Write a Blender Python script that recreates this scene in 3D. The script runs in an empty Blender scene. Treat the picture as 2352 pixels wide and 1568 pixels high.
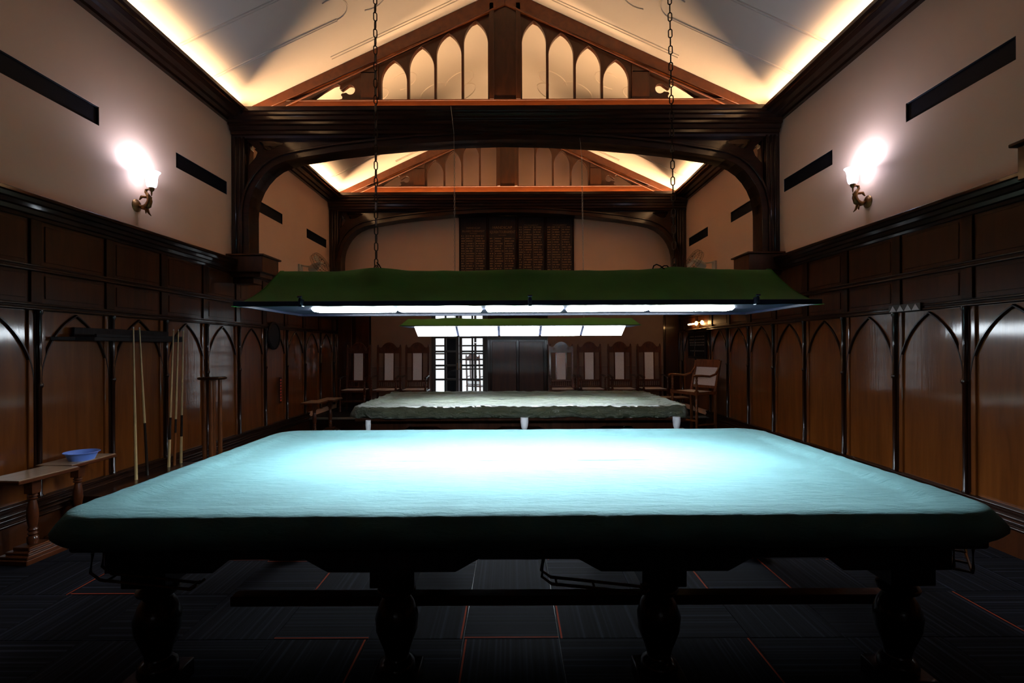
import bpy, bmesh, math, random
from math import sin, cos, pi, sqrt, radians, atan2, hypot
from mathutils import Vector, Matrix, noise
from mathutils.geometry import tessellate_polygon
R = random.Random(7)
SC = bpy.context.scene
COL = SC.collection
# ------------------------------------------------------------------ camera, world, exposure
cam_d = bpy.data.cameras.new('camera'); cam = bpy.data.objects.new('camera', cam_d); COL.objects.link(cam)
CX = 0.08
cam.location = (CX, 0, 1.52); cam.rotation_euler = (pi/2, 0.0042, 0)
cam_d.sensor_width = 36; cam_d.lens = 18.0; cam_d.shift_y = 15/2352; cam_d.shift_x = 0.0
cam_d.clip_start = 0.02; cam_d.clip_end = 200
SC.camera = cam
SC.view_settings.view_transform = 'Standard'; SC.view_settings.look = 'None'
SC.view_settings.exposure = 0.0; SC.view_settings.gamma = 1.0; SC.view_settings.use_curve_mapping = False
W = bpy.data.worlds.new('world'); SC.world = W; W.use_nodes = True
W.node_tree.nodes['Background'].inputs[0].default_value = (0.80, 0.90, 1.0, 1)
W.node_tree.nodes['Background'].inputs[1].default_value = 3.0      # daylight outside the glazed door
SC.cycles.use_denoising = True
SC.cycles.max_bounces = 8; SC.cycles.diffuse_bounces = 5; SC.cycles.glossy_bounces = 4
SC.cycles.sample_clamp_indirect = 6.0
LAMP_COL, LAMP_POW = (0.82, 0.92, 1.0), 190.0        # snooker light diffusers
LAMP2_POW = 160.0
COVE_COL, COVE_POW = (1.0, 0.63, 0.34), 82.0        # warm strips in the coves
TRUSS_POW = 58.0
SCONCE_W = 24.0

# ------------------------------------------------------------------ mesh helpers
class MB:
    def __init__(s): s.v = []; s.f = []; s.sm = []; s.mi = []
    def add(s, vs, fs, smooth=False, mi=0):
        n = len(s.v); s.v += [tuple(v) for v in vs]
        for f in fs: s.f.append(tuple(n+i for i in f)); s.sm.append(smooth); s.mi.append(mi)
    def box(s, x0, x1, y0, y1, z0, z1, mi=0):
        x0, x1 = min(x0, x1), max(x0, x1); y0, y1 = min(y0, y1), max(y0, y1); z0, z1 = min(z0, z1), max(z0, z1)
        s.add([(x0,y0,z0),(x1,y0,z0),(x1,y1,z0),(x0,y1,z0),(x0,y0,z1),(x1,y0,z1),(x1,y1,z1),(x0,y1,z1)],
              [(0,3,2,1),(4,5,6,7),(0,1,5,4),(1,2,6,5),(2,3,7,6),(3,0,4,7)], False, mi)
    def poly(s, loops, fn, t0, t1, mi=0):
        """2-D loops (outer, holes...) mapped by fn(a,b,t) between t0 and t1"""
        tl = [[Vector((a, b, 0)) for a, b in lp] for lp in loops]
        tris = tessellate_polygon(tl)
        flat = [p for lp in loops for p in lp]; n = len(flat)
        vs = [fn(a, b, t0) for a, b in flat] + [fn(a, b, t1) for a, b in flat]
        # orientation fixed later by normals recalculation
        fs = [tuple(t) for t in tris] + [(t[2]+n, t[1]+n, t[0]+n) for t in tris]
        k = 0
        for lp in loops:
            m = len(lp)
            for i in range(m):
                j = (i+1) % m; fs.append((k+i, k+j, k+j+n, k+i+n))
            k += m
        s.add(vs, fs, False, mi)
    def sweep(s, path, prof, closed=False, up=(0,0,1), smooth=True, mi=0, caps=True):
        """profile (list of (a,b)) swept along path; a is across, b is along 'up'"""
        path = [Vector(p) for p in path]; n = len(path); m = len(prof); vs = []
        U = Vector(up)
        for i, p in enumerate(path):
            if closed: t = path[(i+1) % n] - path[i-1]
            else: t = path[min(i+1, n-1)] - path[max(i-1, 0)]
            t.normalize()
            a = t.cross(U)
            if a.length < 1e-4: a = t.cross(Vector((1, 0, 0)))
            a.normalize(); b = a.cross(t)
            vs += [p + a*q[0] + b*q[1] for q in prof]
        fs = []
        for i in range(n if closed else n-1):
            j = (i+1) % n
            for k in range(m):
                l = (k+1) % m; fs.append((i*m+k, i*m+l, j*m+l, j*m+k))
        if not closed and caps:
            fs.append(tuple(range(m-1, -1, -1))); fs.append(tuple((n-1)*m+k for k in range(m)))
        s.add(vs, fs, smooth, mi)
    def tube(s, path, r, seg=8, closed=False, mi=0, up=(0,0,1)):
        rs = r if isinstance(r, (list, tuple)) else [r]*len(path)
        if len(set(rs)) == 1:
            s.sweep(path, [(cos(2*pi*k/seg)*rs[0], sin(2*pi*k/seg)*rs[0]) for k in range(seg)], closed, up, True, mi); return
        path = [Vector(p) for p in path]; n = len(path); vs = []
        for i, p in enumerate(path):
            t = (path[min(i+1, n-1)] - path[max(i-1, 0)]).normalized()
            a = t.cross(Vector(up))
            if a.length < 1e-4: a = t.cross(Vector((1, 0, 0)))
            a.normalize(); b = a.cross(t)
            vs += [p + a*cos(2*pi*k/seg)*rs[i] + b*sin(2*pi*k/seg)*rs[i] for k in range(seg)]
        fs = [(i*seg+k, i*seg+(k+1) % seg, (i+1)*seg+(k+1) % seg, (i+1)*seg+k) for i in range(n-1) for k in range(seg)]
        fs.append(tuple(range(seg-1, -1, -1))); fs.append(tuple((n-1)*seg+k for k in range(seg)))
        s.add(vs, fs, True, mi)
    def lathe(s, c, prof, seg=14, axis='z', mi=0, caps=True, M=None):
        """prof: (radius, height) list"""
        vs = []
        for r, h in prof:
            for k in range(seg):
                a = 2*pi*k/seg
                p = {'z': (r*cos(a), r*sin(a), h), 'x': (h, r*cos(a), r*sin(a)), 'y': (r*sin(a), h, r*cos(a))}[axis]
                p = Vector(p)
                if M is not None: p = M @ p
                vs.append(p + Vector(c))
        n = len(prof)
        fs = [(i*seg+k, i*seg+(k+1) % seg, (i+1)*seg+(k+1) % seg, (i+1)*seg+k) for i in range(n-1) for k in range(seg)]
        if caps: fs.append(tuple(range(seg-1, -1, -1))); fs.append(tuple((n-1)*seg+k for k in range(seg)))
        s.add(vs, fs, True, mi)
    def build(s, name, mats, parent=None, bevel=0.0, loc=None, recalc=True, seg=1):
        me = bpy.data.meshes.new(name); me.from_pydata([tuple(v) for v in s.v], [], s.f)
        me.polygons.foreach_set('use_smooth', s.sm); me.polygons.foreach_set('material_index', s.mi)
        for m in (mats if isinstance(mats, (list, tuple)) else [mats]): me.materials.append(m)
        if recalc:
            bm = bmesh.new(); bm.from_mesh(me)
            bmesh.ops.recalc_face_normals(bm, faces=bm.faces); bm.to_mesh(me); bm.free()
        me.update()
        if any(s.sm): me.set_sharp_from_angle(angle=radians(50))
        o = bpy.data.objects.new(name, me); COL.objects.link(o)
        if parent is not None: o.parent = parent
        if loc is not None: o.location = loc
        if bevel > 0:
            b = o.modifiers.new('bevel', 'BEVEL'); b.width = bevel; b.segments = seg; b.limit_method = 'ANGLE'; b.angle_limit = radians(40)
        return o
def tag(o, label, cat, group=None):
    o['label'] = label; o['category'] = cat
    if group: o['group'] = group
    return o
def thing(name, label, cat, loc=(0,0,0), rz=0.0, group=None):
    o = bpy.data.objects.new(name, None); COL.objects.link(o); o.location = loc; o.rotation_euler = (0, 0, rz)
    o.empty_display_size = 0.05
    return tag(o, label, cat, group)
def struct(name):
    o = bpy.data.objects.new(name, None); COL.objects.link(o); o['kind'] = 'structure'; o.empty_display_size = 0.05
    return o
def smesh(mb, name, mat, bevel=0.0):
    o = mb.build(name, mat, None, bevel); o['kind'] = 'structure'; return o
def copy_tree(o, parent=None, **kw):
    c = o.copy(); COL.objects.link(c); c.parent = parent
    for ch in list(o.children): copy_tree(ch, c)
    return c
def place(root, loc, rz=0.0, label=None):
    root.location = loc; root.rotation_euler = (0, 0, rz)
    if label: root['label'] = label
    return root
def inst(src, name, parent, loc, rot=(0,0,0)):
    c = bpy.data.objects.new(name, src.data); COL.objects.link(c); c.parent = parent; c.location = loc; c.rotation_euler = rot
    for m in src.modifiers:
        b = c.modifiers.new('bevel', 'BEVEL'); b.width = m.width; b.segments = m.segments; b.limit_method = 'ANGLE'; b.angle_limit = m.angle_limit
    return c
def fy(a, b, t): return (a, t, b)      # (x,z) loops extruded along y
def fx(a, b, t): return (t, a, b)      # (y,z) loops extruded along x
def fz(a, b, t): return (a, b, t)

# ------------------------------------------------------------------ materials
def nt(name):
    m = bpy.data.materials.new(name); m.use_nodes = True; t = m.node_tree
    return m, t, t.nodes['Principled BSDF']
def N(t, typ, **kw):
    n = t.nodes.new(typ)
    for k, v in kw.items(): setattr(n, k, v)
    return n
def ramp(t, stops):
    r = N(t, 'ShaderNodeValToRGB'); e = r.color_ramp.elements
    e[0].position, e[0].color = stops[0][0], (*stops[0][1], 1); e[1].position, e[1].color = stops[-1][0], (*stops[-1][1], 1)
    for p, c in stops[1:-1]:
        q = e.new(p); q.color = (*c, 1)
    return r
def coords(t, scale, kind='Object'):
    tc = N(t, 'ShaderNodeTexCoord'); mp = N(t, 'ShaderNodeMapping'); t.links.new(tc.outputs[kind], mp.inputs[0])
    mp.inputs['Scale'].default_value = scale; return mp
def wood(name, dark, light, scale=(14, 14, 1.2), rough=0.22, coat=0.35, bump=0.08, spec=0.3, crough=0.10):
    m, t, b = nt(name); mp = coords(t, scale)
    n1 = N(t, 'ShaderNodeTexNoise'); n1.inputs['Scale'].default_value = 1.6; n1.inputs['Detail'].default_value = 6; n1.inputs['Distortion'].default_value = 0.8
    t.links.new(mp.outputs[0], n1.inputs['Vector'])
    r = ramp(t, [(0.3, dark), (0.72, light)]); t.links.new(n1.outputs[0], r.inputs[0]); t.links.new(r.outputs[0], b.inputs['Base Color'])
    b.inputs['Roughness'].default_value = rough; b.inputs['Coat Weight'].default_value = coat; b.inputs['Coat Roughness'].default_value = crough
    b.inputs['Specular IOR Level'].default_value = spec
    n2 = N(t, 'ShaderNodeTexNoise'); n2.inputs['Scale'].default_value = 5.0; n2.inputs['Detail'].default_value = 4
    t.links.new(mp.outputs[0], n2.inputs['Vector'])
    bp = N(t, 'ShaderNodeBump'); bp.inputs['Strength'].default_value = bump; bp.inputs['Distance'].default_value = 0.01
    t.links.new(n2.outputs[0], bp.inputs['Height']); t.links.new(bp.outputs[0], b.inputs['Normal'])
    b2 = N(t, 'ShaderNodeBump'); b2.inputs['Strength'].default_value = bump*.35; b2.inputs['Distance'].default_value = 0.01
    t.links.new(n2.outputs[0], b2.inputs['Height']); t.links.new(b2.outputs[0], b.inputs['Coat Normal'])
    return m
def plain(name, col, rough=0.6, metal=0.0, spec=0.5, var=0.06, nscale=6.0, bump=0.0):
    m, t, b = nt(name); mp = coords(t, (1, 1, 1))
    n1 = N(t, 'ShaderNodeTexNoise'); n1.inputs['Scale'].default_value = nscale; n1.inputs['Detail'].default_value = 4
    t.links.new(mp.outputs[0], n1.inputs['Vector'])
    r = ramp(t, [(0.3, tuple(c*(1-var) for c in col)), (0.7, tuple(min(1, c*(1+var)) for c in col))])
    t.links.new(n1.outputs[0], r.inputs[0]); t.links.new(r.outputs[0], b.inputs['Base Color'])
    b.inputs['Roughness'].default_value = rough; b.inputs['Metallic'].default_value = metal; b.inputs['Specular IOR Level'].default_value = spec
    if bump:
        bp = N(t, 'ShaderNodeBump'); bp.inputs['Strength'].default_value = bump; bp.inputs['Distance'].default_value = 0.004
        n2 = N(t, 'ShaderNodeTexNoise'); n2.inputs['Scale'].default_value = 180; t.links.new(mp.outputs[0], n2.inputs['Vector'])
        t.links.new(n2.outputs[0], bp.inputs['Height']); t.links.new(bp.outputs[0], b.inputs['Normal'])
    return m
def emis(name, col, strength):
    m, t, b = nt(name); t.nodes.remove(b); e = N(t, 'ShaderNodeEmission'); e.inputs[0].default_value = (*col, 1); e.inputs[1].default_value = strength
    t.links.new(e.outputs[0], t.nodes['Material Output'].inputs[0]); return m
M_frame = wood('dark_walnut', (0.009, 0.0028, 0.001), (0.026, 0.0075, 0.003), rough=0.35, coat=.7, spec=.1)
M_frameY = wood('dark_walnut_rail', (0.009, 0.0028, 0.001), (0.026, 0.0075, 0.003), scale=(14, 1.2, 14), rough=0.4, coat=.5, spec=.1, bump=.03, crough=.07)
M_panel = wood('mahogany_panel', (0.085, 0.022, 0.0025), (0.15, 0.043, 0.006), scale=(10, 7, 0.8), rough=0.35, coat=1.0, bump=0.12, spec=.15, crough=.09)
M_panel_up = wood('mahogany_upper', (0.028, 0.0075, 0.002), (0.055, 0.015, 0.004), scale=(7, 7, 1.0), rough=0.35, coat=.3, spec=.15)
M_beam = wood('beam_walnut', (0.009, 0.0025, 0.001), (0.026, 0.007, 0.0025), scale=(1.2, 14, 14), rough=0.4, coat=.4, bump=.03, spec=.1)
M_truss = wood('truss_wood', (0.085, 0.019, 0.004), (0.16, 0.038, 0.008), scale=(6, 6, 6), rough=0.35, coat=0.2)
M_chord = wood('chord_wood', (0.075, 0.016, 0.003), (0.125, 0.028, 0.005), scale=(1.5, 8, 8), rough=0.35, coat=0.2)
M_tracery = wood('tracery_wood', (0.035, 0.010, 0.003), (0.065, 0.018, 0.005), scale=(8, 8, 2), rough=0.35, coat=0.2)
M_chair = wood('chair_wood', (0.035, 0.010, 0.005), (0.08, 0.022, 0.009), scale=(18, 18, 4), rough=0.25)
M_chair2 = wood('armchair_wood', (0.09, 0.028, 0.009), (0.16, 0.05, 0.016), scale=(18, 18, 4), rough=0.25)
M_tablewood = wood('side_table_wood', (0.048, 0.012, 0.0035), (0.09, 0.023, 0.0065), scale=(20, 3, 20), rough=0.3)
M_tabletop = wood('side_table_top', (0.30, 0.20, 0.12), (0.45, 0.32, 0.21), scale=(20, 3, 20), rough=0.3)
M_black = wood('ebonised_wood', (0.004, 0.003, 0.004), (0.010, 0.008, 0.010), rough=0.5, coat=.1, spec=.1)
M_wall = plain('cream_paint', (0.82, 0.53, 0.36), 0.75, var=0.03, nscale=1.5)
M_ceil = plain('ceiling_plaster', (0.72, 0.62, 0.51), 0.8, var=0.02, nscale=1.2)
M_green = plain('green_baize_cover', (0.050, 0.235, 0.026), 0.85, var=0.12, nscale=5, bump=0.3)
M_navy = plain('dark_navy_metal', (0.010, 0.012, 0.03), 0.45)
M_iron = plain('chain_iron', (0.09, 0.065, 0.045), 0.45, metal=0.8, nscale=40)
M_steel = plain('chain_steel', (0.35, 0.32, 0.28), 0.35, metal=0.8, nscale=40)
M_brass = plain('antique_brass', (0.20, 0.10, 0.035), 0.38, metal=0.9, nscale=30, var=0.3)
M_gold = plain('gilt_lettering', (0.24, 0.12, 0.04), 0.5, nscale=8, var=0.3)
M_white = plain('white_plastic', (0.75, 0.76, 0.78), 0.4)
M_fan = plain('fan_cream', (0.55, 0.50, 0.42), 0.4)
M_blue = plain('blue_plastic', (0.16, 0.30, 0.85), 0.35)
M_cane = plain('woven_cane', (0.52, 0.47, 0.48), 0.6, var=0.1, nscale=60)
M_vent = plain('dark_glass', (0.003, 0.004, 0.007), 0.5, spec=.1)
M_ash = plain('cue_ash', (0.50, 0.36, 0.16), 0.3, nscale=12, var=0.15)
M_ebony = plain('cue_butt', (0.02, 0.012, 0.008), 0.25)
M_cuebrown = plain('cue_brown', (0.22, 0.07, 0.02), 0.25)
M_red = plain('red_sign', (0.55, 0.05, 0.02), 0.5)
M_net = plain('pocket_net', (0.62, 0.63, 0.66), 0.8, bump=0.5)
M_wall_shade = plain('wall_shade_brown', (0.15, 0.085, 0.06), 0.6)  # brown that paints in the shade on the lower back wall
M_mdf = wood('board_dark', (0.012, 0.005, 0.004), (0.03, 0.012, 0.008), rough=0.5, coat=0.0)
M_concrete = plain('pale_paving', (0.7, 0.7, 0.7), 0.8)
M_outwall = plain('white_outer_wall', (0.85, 0.87, 0.88), 0.8)
M_outdark = plain('dark_joinery', (0.02, 0.015, 0.012), 0.5)
def emis_dir(name, col, base, peak, k):
    """prismatic diffuser: brightest straight along its normal, as real louvred panels are"""
    m = emis(name, col, 1.0); t = m.node_tree; e = [n for n in t.nodes if n.type == 'EMISSION'][0]
    g = N(t, 'ShaderNodeNewGeometry'); d = N(t, 'ShaderNodeVectorMath', operation='DOT_PRODUCT'); t.links.new(g.outputs['Normal'], d.inputs[0]); t.links.new(g.outputs['Incoming'], d.inputs[1])
    ab = N(t, 'ShaderNodeMath', operation='ABSOLUTE'); t.links.new(d.outputs['Value'], ab.inputs[0])
    p = N(t, 'ShaderNodeMath', operation='POWER'); p.inputs[1].default_value = k; t.links.new(ab.outputs[0], p.inputs[0])
    q = N(t, 'ShaderNodeMath', operation='MULTIPLY_ADD'); q.inputs[1].default_value = peak; q.inputs[2].default_value = base; t.links.new(p.outputs[0], q.inputs[0])
    t.links.new(q.outputs[0], e.inputs[1]); return m
M_lamp = emis_dir('lamp_diffuser', LAMP_COL, 80, LAMP_POW, 2.5)
M_lamp2 = emis_dir('far_lamp_diffuser', LAMP_COL, 14, LAMP2_POW, 3.0)
M_cove = emis('cove_strip', COVE_COL, COVE_POW)
M_tstrip = emis('truss_strip', COVE_COL, TRUSS_POW)
M_cove_far = emis('far_cove_strip', COVE_COL, COVE_POW*2.0)
M_tstrip_mid = emis('mid_truss_strip', COVE_COL, TRUSS_POW*2.0)
M_tstrip_far = emis('far_truss_strip', COVE_COL, TRUSS_POW*2.0)
M_gable_fill = emis('gable_fill_strip', COVE_COL, TRUSS_POW*.15)  # fill strip added behind the rear truss to brighten the gable
M_bulbwarm = emis('warm_bulb', (1.0, 0.55, 0.2), 40)
M_bulb = emis('cool_bulb', (0.86, 0.88, 1.0), 60)
def cloth(name, col, var, rough, bump, bdist, sheen=0.0, scale=(1, 1, 1)):
    m, t, b = nt(name); mp = coords(t, scale)
    n1 = N(t, 'ShaderNodeTexNoise'); n1.inputs['Scale'].default_value = 2.2; n1.inputs['Detail'].default_value = 8; n1.inputs['Roughness'].default_value = 0.65
    t.links.new(mp.outputs[0], n1.inputs['Vector'])
    r = ramp(t, [(0.3, tuple(c*(1-var) for c in col)), (0.7, tuple(c*(1+var) for c in col))])
    t.links.new(n1.outputs[0], r.inputs[0]); t.links.new(r.outputs[0], b.inputs['Base Color'])
    b.inputs['Roughness'].default_value = rough; b.inputs['Sheen Weight'].default_value = sheen
    mp2 = coords(t, (3, 10, 6))
    n2 = N(t, 'ShaderNodeTexNoise'); n2.inputs['Scale'].default_value = 3.0; n2.inputs['Detail'].default_value = 9; n2.inputs['Roughness'].default_value = 0.6; n2.inputs['Distortion'].default_value = 0.6
    t.links.new(mp2.outputs[0], n2.inputs['Vector'])
    bp = N(t, 'ShaderNodeBump'); bp.inputs['Strength'].default_value = bump; bp.inputs['Distance'].default_value = bdist
    t.links.new(n2.outputs[0], bp.inputs['Height']); t.links.new(bp.outputs[0], b.inputs['Normal'])
    return m
M_teal = cloth('teal_cloth', (0.088, 0.200, 0.212), 0.12, 0.9, 0.5, 0.02)
M_olive = cloth('olive_cloth', (0.036, 0.047, 0.024), 0.25, 0.28, 1.0, 0.07)
b_ = M_olive.node_tree.nodes['Principled BSDF']; b_.inputs['Specular IOR Level'].default_value = .9
def carpet():
    m, t, b = nt('carpet_tile'); tc = N(t, 'ShaderNodeTexCoord'); sx = N(t, 'ShaderNodeSeparateXYZ'); t.links.new(tc.outputs['Object'], sx.inputs[0])
    oi = N(t, 'ShaderNodeObjectInfo')
    # ribs run along local y; ribbed colour lines across x
    nz = N(t, 'ShaderNodeTexNoise', noise_dimensions='1D'); nz.inputs['Scale'].default_value = 42; nz.inputs['Detail'].default_value = 3
    ad = N(t, 'ShaderNodeMath', operation='MULTIPLY_ADD'); ad.inputs[1].default_value = 1.0
    t.links.new(sx.outputs['X'], ad.inputs[0]); rm = N(t, 'ShaderNodeMath', operation='MULTIPLY'); rm.inputs[1].default_value = 37.0
    t.links.new(oi.outputs['Random'], rm.inputs[0]); t.links.new(rm.outputs[0], ad.inputs[2]); t.links.new(ad.outputs[0], nz.inputs['W'])
    r = ramp(t, [(0.38, (0.002, 0.002, 0.003)), (0.55, (0.005, 0.0055, 0.009)), (0.72, (0.018, 0.020, 0.030))]); t.links.new(nz.outputs[0], r.inputs[0])
    # orange line near the edge of the tile
    s1 = N(t, 'ShaderNodeMath', operation='SUBTRACT'); s1.inputs[1].default_value = 0.236; t.links.new(sx.outputs['X'], s1.inputs[0])
    ab = N(t, 'ShaderNodeMath', operation='ABSOLUTE'); t.links.new(s1.outputs[0], ab.inputs[0])
    lt = N(t, 'ShaderNodeMath', operation='LESS_THAN'); lt.inputs[1].default_value = 0.0045; t.links.new(ab.outputs[0], lt.inputs[0])
    rg = N(t, 'ShaderNodeMath', operation='GREATER_THAN'); rg.inputs[1].default_value = 0.55; t.links.new(oi.outputs['Random'], rg.inputs[0])
    ml = N(t, 'ShaderNodeMath', operation='MULTIPLY'); t.links.new(lt.outputs[0], ml.inputs[0]); t.links.new(rg.outputs[0], ml.inputs[1])
    mx = N(t, 'ShaderNodeMix', data_type='RGBA'); t.links.new(ml.outputs[0], mx.inputs[0]); t.links.new(r.outputs[0], mx.inputs[6]); mx.inputs[7].default_value = (0.28, 0.04, 0.013, 1)
    t.links.new(mx.outputs[2], b.inputs['Base Color']); b.inputs['Roughness'].default_value = 0.95; b.inputs['Specular IOR Level'].default_value = 0.1
    return m
M_carpet = carpet()
def glass_shade():
    m, t, b = nt('frosted_glass'); t.nodes.remove(b)
    tr = N(t, 'ShaderNodeBsdfTranslucent'); tr.inputs[0].default_value = (0.9, 0.9, 0.92, 1)
    df = N(t, 'ShaderNodeBsdfDiffuse'); df.inputs[0].default_value = (0.8, 0.8, 0.82, 1)
    tp = N(t, 'ShaderNodeBsdfTransparent'); tp.inputs[0].default_value = (0.9, 0.9, 0.92, 1)
    m1 = N(t, 'ShaderNodeMixShader'); m1.inputs[0].default_value = 0.4; t.links.new(tr.outputs[0], m1.inputs[1]); t.links.new(df.outputs[0], m1.inputs[2])
    m2 = N(t, 'ShaderNodeMixShader'); m2.inputs[0].default_value = 0.35; t.links.new(m1.outputs[0], m2.inputs[1]); t.links.new(tp.outputs[0], m2.inputs[2])
    t.links.new(m2.outputs[0], t.nodes['Material Output'].inputs[0]); return m
M_shade = glass_shade()
def pane_mat():
    m, t, b = nt('clear_glass'); t.nodes.remove(b)
    tp = N(t, 'ShaderNodeBsdfTransparent'); tp.inputs[0].default_value = (0.95, 0.97, 0.97, 1)
    gl = N(t, 'ShaderNodeBsdfGlossy'); gl.inputs['Roughness'].default_value = 0.02
    ms = N(t, 'ShaderNodeMixShader'); ms.inputs[0].default_value = 0.06; t.links.new(tp.outputs[0], ms.inputs[1]); t.links.new(gl.outputs[0], ms.inputs[2])
    t.links.new(ms.outputs[0], t.nodes['Material Output'].inputs[0]); return m
M_pane = pane_mat()

# ------------------------------------------------------------------ room shell
XW = 3.75; Y0, Y1 = -1.3, 11.2; ZR = 6.44; SL = 0.463; ZE = 4.70
TRY = [2.89, 7.02, 10.77]                                   # front faces of the three trusses
VENTS = [(-0.05, 0.95), (1.95, 2.95), (3.72, 4.76), (5.85, 6.90), (7.55, 8.57), (9.57, 10.6)]
VZ = (3.60, 3.775)
def rect(a0, a1, b0, b1): return [(a0, b0), (a1, b0), (a1, b1), (a0, b1)]
for side, nm in ((-1, 'wall_left'), (1, 'wall_right')):
    mb = MB(); mb.poly([rect(Y0-.2, Y1+.2, 0, ZE+.06)] + [rect(a, b, *VZ) for a, b in VENTS], fx, side*XW, side*(XW+.2)); smesh(mb, nm, M_wall)
gable = [(-XW-.2, 0), (XW+.2, 0), (XW+.2, ZE+.0), (0, ZR+.05), (-XW-.2, ZE+.0)]
DZ = 0.24                                                    # platform height
door_hole = rect(-1.70, 0.86, DZ, 2.46)
mb = MB(); mb.poly([gable, door_hole], fy, Y1, Y1+.2); smesh(mb, 'wall_back', M_wall)
mb = MB(); mb.poly([gable], fy, Y0, Y0-.2); smesh(mb, 'wall_front', M_panel_up)
ceil = struct('ceiling')
for side, nm in ((-1, 'slope'), (1, 'slope')):
    mb = MB(); mb.poly([[(0, ZR), (side*(XW+.25), ZR-SL*(XW+.25)), (side*(XW+.25), ZR-SL*(XW+.25)+.12), (0, ZR+.12)]], fy, Y0-.2, Y1+.2); mb.build(nm, M_ceil, ceil)
def cpt(s, x, y, d=0.0): return Vector((s*x, y, ZR-SL*x-d))   # a point on the ceiling slope
def strap(s, pts, r=0.011, pair=0.028):
    mb = MB()
    for off in ((-pair/2, pair/2) if pair else (0,)):
        out = []
        for i, (x, y) in enumerate(pts):
            a = pts[max(i-1, 0)]; b = pts[min(i+1, len(pts)-1)]; dx, dy = b[0]-a[0], b[1]-a[1]; L = hypot(dx, dy) or 1
            out.append(cpt(s, x-dy/L*off, y+dx/L*off, 0.004))
        mb.tube(out, r, 6, up=(s*SL, 0, 1))
    return mb.build('strapwork', M_ceil, ceil)
def arc(cx, cy, r, a0, a1, n=14): return [(cx+r*cos(radians(a0+(a1-a0)*i/n)), cy+r*sin(radians(a0+(a1-a0)*i/n))) for i in range(n+1)]
for yc in (1.4, 5.17, 8.92):
    for s in (-1, 1):
        for dy in (-1.03, -0.38, 0.38, 1.03):
            if yc+dy > 10.7: continue
            sg = 1 if dy > 0 else -1
            if abs(dy) > 0.9:
                strap(s, [(3.62, yc+dy), (2.02, yc+dy)])
                strap(s, arc(2.02, yc+dy+sg*.0-sg*.17, .17, 90*sg, 90*sg+200*sg), 0.010, 0)      # c-scroll at the end of the rib
                strap(s, arc(1.60, yc+dy-sg*.12, .20, 60*sg, 300*sg), 0.010, 0)
            else:
                strap(s, [(3.62, yc+dy), (2.25, yc+dy)])
                strap(s, arc(2.10, yc+dy-sg*.02, .13, 70*sg, 300*sg), 0.010, 0)
        for k in range(4):
            strap(s, arc(1.0+.30*cos(k*pi/2+pi/4), yc+.30*sin(k*pi/2+pi/4), .24, k*90+45-125, k*90+45+125), 0.010, 0)
        for sg in (-1, 1):
            strap(s, [(2.3, yc+sg*1.62), (0.15, yc+sg*1.62)], 0.008, 0.05)
# upper cornice with the cove trough
CORN = [(0, 4.58), (.05, 4.58), (.06, 4.605), (.12, 4.612), (.15, 4.625), (.22, 4.635), (.26, 4.655), (.275, 4.68), (.30, 4.695), (.30, 4.735), (.285, 4.735), (.27, 4.66), (0, 4.66)]
for i, s in enumerate((-1, 1)):
    mb = MB(); mb.poly([[(s*(XW-a), z) for a, z in CORN]], fy, Y0, Y1); mb.build('trim_%d' % (i+1), M_frameY)['kind'] = 'structure'
    for a, b, m_, w_ in ((TRY[0]+.5, TRY[1]-.22, M_cove, 'near'), (TRY[1]+.5, TRY[2]-.22, M_cove_far, 'far')):
        mb = MB(); mb.box(s*(XW-.19), s*(XW-.225), a, b, 4.662, 4.672)
        o = mb.build('cove_strip_light', m_); tag(o, 'warm light strip on top of the %s wall cornice, %s bay' % ('left' if s < 0 else 'right', w_), 'light strip')

# floor: carpet tiles
fl = struct('floor')
mb = MB(); mb.box(-XW-.2, XW+.2, Y0-.2, Y1+.2, -.12, -.006); mb.build('subfloor', M_black, fl)
mb = MB(); mb.box(-.2485, .2485, -.2485, .2485, -.006, 0); tile = mb.build('carpet_tile', M_carpet, fl, 0.0015)
first = True; cnt = 0
for j in range(-3, 19):
    for i in range(-8, 8):
        x, y = i*.5, 0.43+j*.5; x0 = x+.07
        if y > 9.7 or cnt >= 298: continue
        if abs(x0) > 3.72: continue
        h = (i*7+j*13) % 11
        rz = [0, pi/2, pi, -pi/2][(i+j) % 2 + (2 if h > 5 else 0)]
        if first: tile.location = (x0, y, 0); tile.rotation_euler = (0, 0, rz); first = False
        else: inst(tile, 'carpet_tile', fl, (x0, y, 0), (0, 0, rz))
        cnt += 1
# rear platform
pf = struct('trim_3')
mb = MB(); mb.box(-XW, XW, 9.55, Y1, 0, DZ-.03); mb.build('riser', M_frame, pf)
mb = MB(); mb.box(-XW, XW, 9.57, Y1, DZ-.03, DZ-.002); mb.build('deck', M_carpet, pf)
mb = MB(); mb.box(-XW, XW, 9.52, 9.57, DZ-.035, DZ); mb.build('nosing', M_steel, pf, 0.004)

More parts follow.
